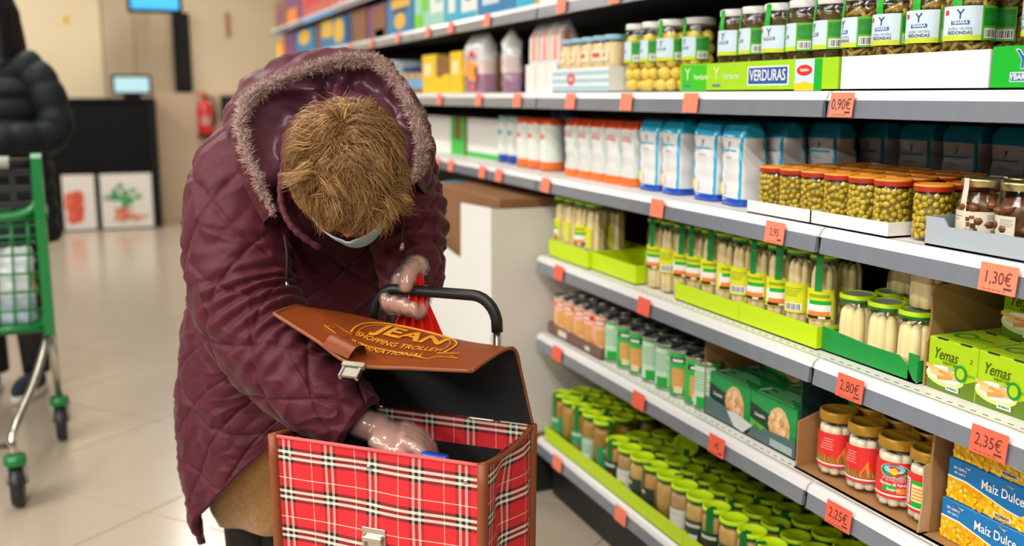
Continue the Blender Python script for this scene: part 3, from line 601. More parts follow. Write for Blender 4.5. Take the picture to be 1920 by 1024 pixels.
for i, (x, y, ro) in enumerate(((1.262, 1.205, 8), (1.262, 1.128, -58), (1.262, 1.051, 40), (1.34, 1.20, 0), (1.34, 1.125, 90), (1.34, 1.05, 10))):
    place('mushroom_jar', mj, (x, y, zt), ('mushroom jar with picture label at the left of the grey tray', 'mushroom jar showing brown brine, second in the grey tray', 'mushroom jar cut off by the right picture edge', 'mushroom jar behind the picture-label one', 'mushroom jar behind the brown-brine one', 'mushroom jar in the back row at the right edge')[i], 'jar', 'mushroom jars', R(ro+26))
crate('display_tray', 1.268, 1.212, 'S3', .30, .20, .047, mat('#aab6c0', .5, var=.03, key='grey_tray'), 'pale grey cardboard tray holding the mushroom jars', 'tray', inner=mat('#8d97a0', .6, key='grey_in'), front=[(0, .047), (.035, .047), (.046, .034), (.30, .036)])
# ---------------------------------------------------------------- asparagus shelf
zs2 = SZ['S2']+.0008
aF, aB, aN = asparagus_jar(.0292, .181, .013, .147, 'front', True, 7), asparagus_jar(.0292, .181, .013, .147, 'back', False, 7), asparagus_jar(.0292, .181, .013, .147, 'front', False, 7)
ys = (2.232, 2.168, 2.104, 2.041, 1.979, 1.917, 1.855, 1.790, 1.724, 1.658, 1.586)
look = ((aF, -10), (aB, 20), (aF, 18), (aF, -20), (aF, 22), (aN, 60), (aB, 4), (aF, -24), (aF, 26), (aB, 0), (aF, 4))
for i, (y, (pk, ro)) in enumerate(zip(ys, look)):
    place('asparagus_jar', pk, (1.272, y, zs2+(.003 if i > 2 else 0)), 'tall white asparagus jar in the front row, %s from the left' % ORD[i], 'jar', 'tall asparagus jars', R(ro*.6+30))
    place('asparagus_jar', aB, (1.336, y+.004, zs2+.003), 'tall white asparagus jar in the second row, %s from the left' % ORD[i], 'jar', 'tall asparagus jars', R(rnd.uniform(-50, 50)))
for i, y in enumerate((1.52, 1.456)): place('asparagus_jar', aB, (1.40, y, zs2), ('tall asparagus jar in the shade behind the short jars, left one', 'tall asparagus jar in the shade behind the short jars, right one')[i], 'jar', 'tall asparagus jars', R(-10))
for j in range(2):
    for i, y in enumerate((2.795, 2.722, 2.649, 2.576)): place('asparagus_jar', (aF, aB, aN, aB)[i], (1.262+j*.065, y, zs2+.003), 'asparagus jar in the far left lime tray, %s row, %s from the left' % (('front', 'back')[j], ORD[i]), 'jar', 'asparagus jars in the far left tray', R(rnd.uniform(-30, 30)))
TI = mat('#b08a55', .8, key='tray_inside')
def lime_tray(y, x, s, L_, W_, H_, label, **k): crate('display_tray', y, x, s, L_, W_, H_, LIME, label, 'tray', inner=TI, **k)
lime_tray(2.822, 1.225, 'S2', .275, .20, .052, 'lime green tray holding the far left asparagus jars')
lime_tray(2.545, 1.236, 'S2', .26, .17, .050, 'empty lime green tray showing its brown inside')
lime_tray(2.088, 1.238, 'S2', .268, .18, .042, 'lime green tray under the tall asparagus jars, left one')
lime_tray(1.818, 1.238, 'S2', .262, .18, .046, 'lime green tray under the tall asparagus jars, right one')
sj = asparagus_jar(.0362, .114, .013, .090, None, False, 8)
for i, (x, y) in enumerate(((1.292, 1.508), (1.292, 1.430), (1.292, 1.352), (1.368, 1.500), (1.368, 1.424), (1.368, 1.348))):
    place('asparagus_jar', sj, (x, y, zs2+.003), 'short white asparagus jar in the green tray, %s row, %s from the left' % (('front', 'back')[i//3], ORD[i % 3]), 'jar', 'short asparagus jars', i)
for i, (x, y) in enumerate(((1.368, 1.462), (1.368, 1.388), (1.305, 1.345))):
    place('asparagus_jar', sj, (x, y, zs2+.003+.1142), ('short asparagus jar stacked on top, left one', 'short asparagus jar stacked on top, middle one', 'short asparagus jar stacked on top against the cardboard wall')[i], 'jar', 'short asparagus jars', i)
t = crate('display_tray', 1.552, 1.248, 'S2', .250, .20, .040, GREEN2, 'dark green cardboard tray with torn corner holding the short asparagus jars', 'tray', inner=WHITE, front=[(0, .048), (.01, .047), (.12, .040), (.205, .040), (.225, .026), (.240, .006), (.25, .002)])
b = MB(); b.box(.228, .25, .0, .003, .003, .05, GREEN2); obj('corner_flap', b, t)
# Yemas boxes
YB = mat('#a9cf14', .4, var=.05, scale=20, key='yemas_green'); YD = mat('#5d7d16', .4, var=.1, key='yemas_dark'); STAP = mat('#4a4a42', .4, .6, key='staple'); YT = mat('#b6da20', .42, key='yemas_top'); YI = mat('#31420e', .5, key='yemas_ink')
def yemas():
    L_, W_, H_ = .104, .100, .088; b = MB(); b.box(0, L_, 0, W_, 0, H_, YB, .0018); k = MB()
    k.pg([(.001, .001), (L_-.001, .001), (L_-.001, .034), (.05, .012), (.001, .016)], -.0004, YD)
    k.disc(.040, .026, .046*.9, .017, -.0008, mat('#cfe08a', .4, key='dish_green')); k.disc(.040, .030, .043*.9, .014, -.0010, mat('#f0eadc', .4, key='dish_in'))
    for i, (x, z, a) in enumerate(((.014, .036, -.2), (.028, .033, .2), (.042, .031, -.15), (.054, .028, .1), (.024, .028, -.1), (.040, .025, .2), (.062, .033, -.3))):
        c, s_ = math.cos(a), math.sin(a); k.pg([(x-.016*c+.0035*s_, z-.016*s_-.0035*c), (x+.014*c+.0035*s_, z+.014*s_-.0035*c), (x+.018*c, z+.018*s_), (x+.014*c-.0035*s_, z+.014*s_+.0035*c), (x-.016*c-.0035*s_, z-.016*s_+.0035*c)], -.0012-.0001*i, mat(('#efb56c', '#f3c98a', '#e59a50')[i % 3], .4, key='yspear%d' % (i % 3)))
    k.disc(.074, .040, .0125, .0140, -.0024, GREEN2); k.disc(.074, .040, .0085, .0095, -.0026, YB); k.rect(.045, .072, .006, .014, -.0022, WHITE)
    tp = MB(); tp.add([(.002, .002, H_+.0005), (L_-.002, .002, H_+.0005), (L_-.002, W_-.002, H_+.0005), (.002, W_-.002, H_+.0005)], [(0, 1, 2, 3)], YT)
    for x in (.018, .068): tp.box(x, x+.022, -.0006, .003, H_-.0006, H_+.0012, STAP)
    tp.add([(.03+.02*math.cos(a*.4), .05+.02*math.sin(a*.4), H_+.0010) for a in range(16)]+[(.03+.014*math.cos(a*.4), .05+.014*math.sin(a*.4), H_+.0010) for a in range(16)], [(i, (i+1) % 16, 16+(i+1) % 16, 16+i) for i in range(15)], GREEN)
    tp.box(.055, .085, .05, .054, H_+.0005, H_+.001, YD); tp.box(.01, .09, .0955, .0975, H_+.0005, H_+.001, YD)
    return [Pt('box', b), Pt('print', k), Pt('lid_print', tp, kind='stuff'), fpt('Yemas', .027, YI, .038, .062, -.0012, shear=.35, sx=.72), fpt('espárragos', .0085, YI, .052, .0505, -.0012, shear=.3), fpt('2', .011, YI, .093, .064, -.0012), fpt('YEMAS', .006, GREEN2, .094, .040, -.0012), fpt('YEMAS', .006, GREEN2, .055, .042, -.0028), fpt('HACENDADO', .0056, YI, .0585, .010, -.0025, bold=.03, sx=.62)]
ym = yemas()
for i, (y, lab) in enumerate(((1.288, 'green asparagus tips box in the front row beside the cardboard wall'), (1.183, 'green asparagus tips box in the front row at the right picture edge'), (1.078, 'green asparagus tips box in the front row beyond the picture edge'))):
    place('asparagus_box', ym, (1.256, y, zs2), lab, 'box', 'green asparagus tips boxes'); place('asparagus_box', ym, (1.358, y-.002, zs2), lab.replace('front row', 'second row'), 'box', 'green asparagus tips boxes')
for i, y in enumerate((1.240, 1.135)): place('asparagus_box', ym, (1.362, y, zs2+.0902), ('green asparagus tips box stacked on the second row, left one', 'green asparagus tips box stacked on the second row, right one')[i], 'box', 'green asparagus tips boxes')
b = MB(); b.prism([(0, 0), (.22, 0), (.22, .175), (.01, .172), (.004, .155), (.008, .12), (.003, .08), (0, .075)], -.002, .002, mat('#a8824a', .8, var=.12, scale=40, key='kraft'))
o = obj('cardboard_divider', b, None, (1.256, 1.2945, zs2)); tag(o, 'torn brown cardboard divider between short asparagus jars and green boxes', 'cardboard')
# ---------------------------------------------------------------- tinned goods shelf
zs1 = SZ['S1']+.0008; TIN = mat('#c9ccc8', .28, .9, key='tin')
def can(main, alt, seed, front):
    r, h = .0338, .120; b = MB()
    b.lathe([(.001, .002), (r*.93, .001), (r, .002), (r, .005), (r*.97, .007), (r*.965, .008), (r*.965, h-.008), (r*.97, h-.007), (r, h-.005), (r, h-.001), (r*.97, h), (r*.93, h-.001), (r*.92, h-.004), (.001, h-.004)], TIN, 24)
    ring = MB(); ring.tube([(.011*math.cos(a*.55)-.010, .008*math.sin(a*.55), h-.0025) for a in range(11)], .0011, TIN, 5); ring.box(.0, .012, -.004, .004, h-.004, h-.0028, TIN)
    sl = MB(); sl.lathe([(r*.97, .007), (r*.97, h-.007)], main, 28); k = MB(); q = r*.97+.0004
    if front: k.arc(q, .03, .112, -70, 70, alt, 12); k.arc(q+.0003, .088, .102, -45, 45, BLACK if front == 'g' else RED, 8); k.arc(q+.0003, .025, .075, -32, 32, mat('#f0a860', .5, var=.35, scale=120, key='chickpea_print'), 8); k.arc(q+.0006, .014, .03, -20, 20, mat('#f2d9b8', .5, key='cream_print'), 5); k.arc(q+.0007, .091, .098, -30, 20, WHITE, 5)
    else:
        k.arc(q, .012, .108, -60, 60, mat('#cfe9d2', .45, key='mint_label'), 10); k.arc(q+.0004, .012, .035, -25, 30, main, 5)
        for i in range(7): k.arc(q+.0004, .050+.007*i, .0525+.007*i, -45, 40-9*(i % 3), mat('#6fbf86', .5, key='mint_ink'), 5)
    return [Pt('body', b, kids=[Pt('ring_pull', ring)]), Pt('sleeve', sl, kids=[Pt('print', k)])]
GSL = mat('#16a83a', .4, key='can_green'); OSL = mat('#f2a06a', .42, var=.1, key='can_peach')
gF, gB, oF, oB = can(GSL, mat('#2fc04c', .4, key='can_light_green'), 1, 'g'), can(GSL, 0, 2, False), can(OSL, mat('#f6c4a4', .4, key='can_pale'), 3, 'o'), can(mat('#f08a4a', .4, key='can_orange'), 0, 4, False)
cy = [2.795-.0705*i for i in range(12)]; n = 0
cl = [(oF, 30), (oF, -5), (oF, 20), (oF, -25), (oF, 5), (gB, 0), (gF, 30), (gF, 0), (gB, 20), (gB, -8), (gF, 14), (gF, 40)]
for j in range(5):
    for i, y in enumerate(cy+[1.955]):
        pk, ro = (cl+[(gB, -4)])[i]
        if i == 12 and j > 0: continue
        o = i < 5
        place('food_tin', pk, (1.268+j*.0705, y+(.02 if i == 12 else 0), zs1+(.003 if o else 0)), '%s food tin with ring pull, %s row, %s from the left' % ('peach' if o else 'green', ('front', 'second', 'third', 'fourth', 'back')[j], ORD[i if o else i-5]), 'tin', '%s tins' % ('peach' if o else 'green'), R(ro*.6+30 if j == 0 else rnd.uniform(-180, 180)))
k = MB(); k.rect(.08, .14, .008, .026, -.0005, mat('#e6dcd2', .5, key='tray_patch')); k.rect(.27, .30, .008, .02, -.0005, mat('#e6dcd2', .5, key='tray_patch'))
crate('display_tray', 2.835, 1.228, 'S1', .372, .37, .034, mat('#7a5b4c', .6, key='mauve_brown'), 'mauve brown cardboard tray under the peach tins', 'tray', prints=[Pt('print', k)])
# green triple packs in a torn grey-green carton
TP = mat('#1b9a4a', .42, var=.06, key='pack_green'); NUT = mat('#f0c08a', .5, var=.35, scale=110, key='nut_print'); BAN = mat('#173a2c', .45, key='banner'); SLATE = mat('#4d6a6a', .5, var=.06, key='slate_card'); TOPL = mat('#8fd0a0', .45, key='pack_lines')
def triple():
    L_, W_, H_ = .160, .078, .098; b = MB(); b.box(0, L_, 0, W_, 0, H_, TP, .002); k = MB(); g = random.Random(3)
    k.pg([(.002, .040), (.070, .028), (.070, .062), (.002, .074)], -.0005, BAN); k.pg([(.002, .012), (.075, .004), (.075, .026), (.002, .036)], -.0004, mat('#6fbf3a', .45, key='pack_leaf'))
    pts = [(.105+.036*math.cos(a*.35)*(1+.08*math.sin(3*a)), .044+.044*math.sin(a*.35)) for a in range(18)]; k.pg(pts, -.0007, NUT)
    for i in range(22):
        a = g.uniform(0, 6.28); q = math.sqrt(g.uniform(0, 1)); k.disc(.105+.030*q*math.cos(a), .044+.038*q*math.sin(a), .008, .0075, -.0009-.0001*i, mat(('#f6d3a4', '#eab272', '#f3c48e', '#d99a58')[i % 4], .5, key='nut%d' % (i % 4)), 8)
    tp = MB()
    for i in range(6): tp.box(.012+.03*(i % 2), L_-.02-.02*(i % 3), .008+.011*i, .0115+.011*i, H_, H_+.0004, TOPL)
    tp.box(.004, .012, .02, .05, H_, H_+.0005, WHITE)
    return [Pt('box', b), Pt('print', k), Pt('lid_print', tp, kind='stuff'), fpt('Champiñón', .010, WHITE, .037, .051, -.0008, bold=.02, sx=.8)]
tr = triple()
for j in range(3):
    for i, y in enumerate((1.946, 1.783)):
        place('triple_pack', tr, (1.252+j*.081, y, zs1+.003), 'green mushroom triple pack, %s row, %s one' % (('front', 'middle', 'back')[j], ('left', 'right')[i]), 'pack', 'green triple packs')
for i, y in enumerate((1.90, 1.735)): place('triple_pack', tr, (1.37, y, zs1+.003+.0985), 'green mushroom triple pack lying on the second layer, %s one' % ('left', 'right')[i], 'pack', 'green triple packs')
t = crate('carton', 1.954, 1.243, 'S1', .342, .26, .036, SLATE, 'torn slate green carton around the green triple packs', 'carton', back=.19, inner=CARDI, front=[(0, .042), (.06, .040), (.10, .036), (.14, .004), (.175, .002), (.20, .034), (.215, .022), (.232, .033), (.342, .038)])
b = MB(); b.prism([(0, 0), (.26, 0), (.26, .19), (.004, .188), (.0, .16)], -.002, .002, CARD); obj('side_wall', b, t, (.001, 0, 0), (0, 0, math.pi/2)); b = MB(); b.prism([(0, 0), (.26, 0), (.26, .19), (.0, .19)], -.002, .002, mat('#1f3b36', .6, key='dark_carton')); obj('side_wall', b, t, (.3425, 0.01, 0), (0, 0, math.pi/2))
b = MB(); b.pg([(.10, .036), (.14, .040), (.20, .030), (.165, .004), (.13, .008)], -.004, mat('#cfd6d2', .6, key='torn_white')); b.box(.26, .335, -.0015, -.0005, .006, .022, mat('#9fb4b4', .6, key='slate_label')); obj('torn_print', b, t, kind='stuff')
# hearts of palm
r, h = .0365, .130; MUST = mat('#bd8f2a', .38, .15, var=.1, key='mustard_lid'); PR = mat('#e2302c', .42, var=.04, key='palm_red')
def palm_jar(front):
    P_ = [Pt('glass', jar_glass(r, h-.014, r*.92, .100)), Pt('lid', lid_mesh(r*1.0, .019, MUST, MUST, h-.019))]
    pm = MB(); pm.lathe([(.001, 0), (.0095, .001), (.0105, .006), (.0105, .088), (.009, .094), (.001, .095)], PALM, 9); pm = pm.mesh('palm_heart')
    for i in range(8): a = 6.283*i/8; P_.append(Pt('palm_heart', pm, (.0232*math.cos(a), .0232*math.sin(a), .006), (0, 0, i)))
    k = r+.0006; b = MB(); b.arc(k, .022, .090, -95, 95, PR, 18); q = MB(); g = random.Random(8)
    q.arc(k+.0003, .027, .030, -95, 95, WHITE, 18)
    if front == 'logo':
        n = 16; el = lambda rx, rz, cz, off, m: q.add([((k+off)*math.sin(rx*math.cos(6.283*i/n)/k), -(k+off)*math.cos(rx*math.cos(6.283*i/n)/k), cz+rz*math.sin(6.283*i/n)) for i in range(n)], [tuple(range(n))], m)
        for (rx, rz, cz, off, m) in ((.025, .014, .074, .0012, WHITE), (.0235, .0125, .074, .0018, GREEN2), (.018, .008, .078, .0022, mat('#8fc7ee', .4, key='skyblue')), (.0065, .0065, .074, .0026, YELLOW)): el(rx, rz, cz, off, m)
        q.arc(k+.0008, .036, .046, -30, 5, GREEN, 6); q.arc(k+.0008, .033, .044, 8, 40, ORANGE, 6)
        kids = [Pt('print', q), Pt('print', text('Antiyán', .0145, WHITE, wrap=k+.0030, bold=.035, sx=.95), (0, 0, .0605)), Pt('print', text('Antiyán', .0145, PR, wrap=k+.0034, bold=.0, sx=.95), (0, 0, .0605)), Pt('print', text('Palmitos de Palmito', .0082, WHITE, wrap=k+.001, bold=.02, sx=.8), (0, 0, .0495)), Pt('print', text('Enteros', .0075, WHITE, wrap=k+.0012, bold=.02), (0, 0, .040))]
    elif front == 'back':
        q.arc(k+.0004, .040, .076, -18, 70, mat('#f0e3a2', .5, key='palecream'), 9); q.arc(k+.0006, .070, .077, -18, 70, GREEN, 9); q.arc(k+.0004, .030, .040, -18, 70, GREEN, 9)
        for i in range(4): q.arc(k+.0008, .044+.006*i, .0465+.006*i, -14, 64, ORANGE, 6)
        q.arc(k+.0004, .034, .078, -62, -24, WHITE, 5)
        for i in range(9): q.arc(k+.0008, .036+.0045*i, .038+.0045*i, -58, -28, BLACK, 2)
        kids = [Pt('print', q)]
    else:
        for i in range(26):
            a = -75+i*6.0+g.uniform(-2, 2); z = .033; hh = g.uniform(.008, .022); a2 = a+g.uniform(-16, 16)
            pt = [(a-2.6, z), (a+2.6, z), (a2, z+hh)]; q.add([((k+.0005)*math.sin(R(x)), -(k+.0005)*math.cos(R(x)), zz) for x, zz in pt], [(0, 1, 2)], (GREEN, mat('#3f9a2a', .5, key='palm_leaf'), mat('#7cba3c', .5, key='palm_leaf2'))[i % 3])
        q.add([((k+.0008)*math.sin(R(x)), -(k+.0008)*math.cos(R(x)), zz) for x, zz in ((5, .038), (36, .034), (28, .066))], [(0, 1, 2)], ORANGE)
        for i in range(5): q.arc(k+.0006, .058+.005*i, .0595+.005*i, -50+4*i, -5-3*(i % 2), mat('#f3a69c', .5, key='palepink'), 4)
        kids = [Pt('print', q)]
    P_.append(Pt('label', b, kids=kids)); return P_
pj = dict(leaf=palm_jar('leaf'), logo=palm_jar('logo'), back=palm_jar('back'))
for i, (y, kd, ro) in enumerate(((1.520, 'leaf', 10), (1.438, 'leaf', -8), (1.356, 'logo', 4), (1.282, 'back', -22))):
    place('palm_heart_jar', pj[kd], (1.272+(0, 0, 0, .004)[i], y, zs1+.003), ('hearts of palm jar at the left end of the brown carton', 'hearts of palm jar with palm fronds, second from the left', 'hearts of palm jar with sunrise emblem and white lettering', 'hearts of palm jar showing its striped nutrition table')[i], 'jar', 'hearts of palm jars', R(ro+34))
for i, (x, y) in enumerate(((1.35, 1.515), (1.35, 1.437), (1.35, 1.359), (1.35, 1.282), (1.43, 1.51), (1.43, 1.43), (1.43, 1.35))): place('palm_heart_jar', pj['leaf'], (x, y, zs1+.003), 'hearts of palm jar in the %s row, %s from the left' % (('middle', 'back')[i//4], ORD[i % 4]), 'jar', 'hearts of palm jars', i)
t = crate('carton', 1.582, 1.220, 'S1', .340, .27, .003, CARD, 'low brown carton holding the hearts of palm jars', 'carton', back=.11, front=[(0, .003), (.34, .003)])
b = MB(); b.prism([(.004, 0), (.27, 0), (.27, .105), (.05, .11), (.004, .095)], -.002, .002, CARD); obj('side_wall', b, t, (.002, 0, 0), (0, 0, math.pi/2))
# sweet corn boxes
CB = mat('#1976b8', .38, var=.05, key='corn_blue'); CY = mat('#f2b414', .4, var=.25, scale=110, key='corn_base')
def corn():
    L_, W_, H_ = .235, .078, .069; b = MB(); b.box(0, L_, 0, W_, 0, H_, CB, .0015); k = MB(); g = random.Random(12)
    k.pg([(.001, .001), (L_-.001, .001), (L_-.001, .016), (.17, .018), (.12, .022), (.08, .030), (.04, .037), (.001, .037)], -.0003, CY)
    k.pg([(.001, .037), (.04, .037), (.08, .030), (.12, .022), (.17, .018), (.17, .0205), (.12, .0245), (.08, .0325), (.04, .040), (.001, .040)], -.0005, WHITE)
    k.pg([(.155, .006), (.235, .022), (.235, .030), (.165, .020)], -.0030, mat('#b9c6cf', .3, key='spoon'))
    cm = [mat(c, .35, key='corn'+c) for c in ('#f8c41e', '#fbd34a', '#e9a40e', '#f5b812')]
    for i in range(230):
        x = g.uniform(.003, L_-.004); lim = .036-.018*min(1, max(0, (x-.03)/.11)); z = g.uniform(.003, lim)
        k.disc(x, z, .0042, .0036, -.0007-.00001*i, cm[i % 4], 7)
    for i in range(22): x = g.uniform(-.014, .014); k.disc(.168+x, .020+g.uniform(0, .018)*(1-abs(x)/.016), .0042, .0036, -.0035-.00002*i, cm[i % 4], 7)
    k.rect(.100, .134, .006, .014, -.0036, mat('#e8dfc6', .5, key='label_cream'))
    st = MB()
    for x in (.03, .115): st.tube([(x, -.001, H_-.002), (x+.018, -.002, H_-.010)], .0007, TIN, 5); st.tube([(x-.002, -.001, H_-.008), (x+.02, -.002, H_-.006)], .0007, TIN, 5)
    return [Pt('box', b), Pt('print', k), Pt('pack_ties', st, kind='stuff'), fpt('Maíz Dulce', .0215, WHITE, .112, .047, -.0016, bold=.012, sx=.86), fpt('330 g (6x55 g)', .0062, WHITE, .026, .056, -.0012, bold=.02, sx=.75), fpt('285 g (6x47 g)', .0052, WHITE, .026, .048, -.0012, bold=.02, sx=.75), fpt('HACENDADO', .007, BLACK, .117, .010, -.0042, bold=.03, sx=.62)]
cn = corn()
for i in range(3): place('corn_box', cn, (1.248+.004*i, 1.226-.004*i, zs1+.003+.0697*i), ('sweet corn box at the bottom of the stack', 'sweet corn box in the middle of the stack', 'sweet corn box on top of the stack, half hidden by the price rail')[i], 'box', 'sweet corn boxes')
t = crate('carton', 1.243, 1.222, 'S1', .30, .2, .003, CARD, 'brown carton with a tall side wall beside the sweet corn boxes', 'carton', back=.2, front=[(0, .003), (.3, .003)])
b = MB(); b.prism([(.016, 0), (.2, 0), (.2, .195), (.018, .195), (.014, .12), (.019, .06)], -.0025, .0025, CARD); obj('side_wall', b, t, (-.0005, 0, 0), (0, 0, math.pi/2))
b = MB(); b.prism([(0, 0), (.022, 0), (.022, .125), (.004, .12), (.006, .05)], -.001, .001, mat('#c9a37a', .8, key='torn_card')); obj('torn_flap', b, t, (-.004, -.002, 0), (0, 0, math.pi/2))
# ---------------------------------------------------------------- bottom shelf: lime-lidded jars
zs0 = SZ['S0']+.0038
def low_jar(r, h, food, lab, strip):
    P_ = [Pt('glass', jar_glass(r, h-.010, r*.88, h*.74)), Pt('lid', lid_mesh(r*.98, .013, LIMELID, DGREEN, h-.013)), Pt('contents', MB().lathe([(.001, .003), (r-.002, .004), (r-.002, h*.74), (r*.84, h*.84), (.001, h*.86)], mat(food, .35, var=.3, scale=70, key='food'+food), 18))]
    b = MB(); z0, z1 = h*.16, h*.56; k = r+.0006; b.arc(k, z0, z1, -75, 75, mat(lab, .45, key='lab'+lab), 12); q = MB(); q.arc(k+.0004, z0+.006, z0+.018, -20, 20, RED if strip else WHITE, 5); q.arc(k+.0004, z1-.016, z1-.008, -40, 30, mat('#cfd8c8', .5, key='greyish'), 6)
    P_.append(Pt('label', b, kids=[Pt('print', q)]))
    if strip: s_ = MB(); s_.arc(r*.98+.001, h-.014, h-.0005, -16, 16, DGREEN, 3); s_.arc(k, z1, h*.74, -16, 16, DGREEN, 3); v = [(math.sin(R(a))*rr, -math.cos(R(a))*rr, z) for rr, z in ((k, h*.74), (r*.98+.001, h-.014)) for a in (-16, 0, 16)]; s_.add(v, [(0, 1, 4, 3), (1, 2, 5, 4)], DGREEN); s_.box(-.007, .007, -r*.98, -r*.35, h-.0006, h+.0004, DGREEN); P_.append(Pt('seal_strip', s_))
    return P_
tall = [low_jar(.032, .160, '#a87c2c', '#2f9a5c', True), low_jar(.032, .160, '#b08834', '#9fd0b4', False)]
low = [low_jar(.0340, .128, '#c79a52', '#25382c', True), low_jar(.0340, .128, '#d4ad62', '#2d4634', False), low_jar(.0340, .128, '#caa55e', '#c9d63a', True), low_jar(.0340, .128, '#bd9a64', '#dfe3d8', False)]
rows = ('front', 'second', 'third', 'fourth', 'back')
for j in range(5):
    for i in range(5): place('pickle_jar', tall[(i*3+j) % 2], (1.245+j*.068, 2.755-i*.072+.01*(j % 2), zs0), 'taller lime-lidded jar on the bottom shelf, %s row, %s from the far end' % (rows[j], ORD[i]), 'jar', 'taller lime-lidded jars', R(rnd.choice((-20, 10, 30, 45, 100, 200))))
    for i in range(13):
        if j == 4 and i in (2, 3): continue
        place('pickle_jar', low[(0, 3, 1, 0, 2, 3, 1, 0, 1, 2, 2, 3, 0, 1)[(i+5*j) % 14]], (1.249+j*.0715, 2.390-i*.0710+.014*(j % 2), zs0), 'squat lime-lidded jar on the bottom shelf, %s row, %s from the far end' % (rows[j], ORD[i]), 'jar', 'squat lime-lidded jars', R(rnd.choice((-20, 5, 20, 30, 45, 80, 150))))
place('pickle_jar', low[0], (1.43, 2.30, zs0+.128+.032), 'lime-lidded jar lying on its side on the other jars', 'jar', 'squat lime-lidded jars', tilt=(R(90), 0, R(-38)))
aT = asparagus_jar(.0292, .181, .013, .147, 'back', False, 7)
for i, (x, y) in enumerate(((1.30, 1.455), (1.30, 1.392), (1.37, 1.45), (1.37, 1.388))): place('asparagus_jar', aT, (x, y, zs0), 'tall asparagus jar on the bottom shelf at the bay joint, %s' % ('front left', 'front right', 'back left', 'back right')[i], 'jar', 'tall asparagus jars', R(-55+20*i))
crate('carton', 1.425, 1.22, 'S0', .3, .06, .15, CARD, 'brown carton on the bottom shelf below the hearts of palm', 'carton', inner=CARDI)
lime_tray(2.800, 1.206, 'S0', .50, .36, .045, 'lime green tray at the far end of the bottom shelf'); lime_tray(2.298, 1.206, 'S0', .33, .36, .042, 'lime green tray in the middle of the bottom shelf'); lime_tray(1.966, 1.206, 'S0', .455, .36, .042, 'lime green tray at the near end of the bottom shelf')
# ---------------------------------------------------------------- white cardboard bin under the upper shelves
BW = mat('#e9e9e8', .6, var=.03, key='bin_white'); BI = mat('#d9d3ca', .65, var=.03, key='bin_side')
t = thing('cardboard_bin', 'large white cardboard display bin with a cut-away front standing on a black base', 'bin', (1.054, 2.87, 0))
b = MB(); b.prism([(0, 0), (.40, 0), (.40, .725), (.30, .722), (.02, .722), (0, .725)], 0, .006, BI); obj('end_panel', b, t, (0, 0, .205))
b = MB(); b.add([], [], BW); pts = [(0, 0), (1.22, 0), (1.22, .40), (.66, .565), (.36, .532), (.29, .53), (.285, .715), (.03, .725), (0, .725)]
b.prism(pts, -.003, .003, BW); obj('front_panel', b, t, (.002, .002, .205), (0, 0, math.pi/2))
b = MB(); b.prism([(0, 0), (.40, 0), (.40, .6), (0, .6)], 0, .006, BI); obj('end_panel', b, t, (0, 1.21, .205)); b = MB(); b.box(.0, .40, 0, 1.21, .195, .205, CARD); obj('floor_panel', b, t)
b = MB(); b.box(.03, .58, .0, 1.22, .001, .195, KICK, .004); obj('base', b, t)
for i, (x0, x1, y0, y1, z0, z1, lab) in enumerate(((1.09, 1.44, 2.90, 3.55, .2055, .955, 'tall brown carton standing in the white bin'), (1.11, 1.44, 3.57, 4.05, .2055, .90, 'second brown carton in the white bin'))):
    b = MB(); b.box(x0, x1, y0, y1, z0, z1, mat('#8a5f3a', .8, var=.12, scale=8, key='brown_box'), .003); o = obj('brown_carton', b); tag(o, lab, 'carton')
b = MB(); b.add([], [], BW); pm = pouch(.16, .07, .05, lambda t, a: FW if t < .55 else FC, seed=3); o = obj('soft_pack', pm, None, (1.20, 3.66, .9005), (0, 0, .6)); tag(o, 'small white and blue soft pack lying on the brown carton', 'pack')
# goods further along the eye-level and flour shelves
for i, (y, L_, s_, h_, m, l) in enumerate(((5.05, .40, 'S4', .15, SKY, 'pale blue box beyond the tan jars'), (5.50, .40, 'S4', .17, ORANGE, 'orange box on the eye-level shelf'), (6.05, .50, 'S4', .16, WHITE, 'white box on the far eye-level shelf'), (6.65, .55, 'S4', .15, YELLOW, 'yellow box on the far eye-level shelf'), (7.3, .60, 'S4', .17, RED, 'red box on the far eye-level shelf'), (8.0, .60, 'S4', .16, BXB, 'blue box at the far end of the eye-level shelf'),
                       (4.95, .45, 'S3', .15, WHITE, 'white carton beyond the plain white box'), (5.5, .50, 'S3', .14, TEAL, 'mint carton on the far flour shelf'), (6.1, .55, 'S3', .15, CARD, 'brown carton on the far flour shelf'), (6.75, .55, 'S3', .14, SKY, 'pale blue carton on the far flour shelf'), (7.4, .60, 'S3', .15, WHITE, 'white carton on the far flour shelf'), (8.05, .60, 'S3', .14, ORANGE, 'orange carton at the far end of the flour shelf'))):
    carton(y, L_, s_, h_, m, [(.15, .7, .3, .8, (WHITE if m is not WHITE else CYAN,))], l)
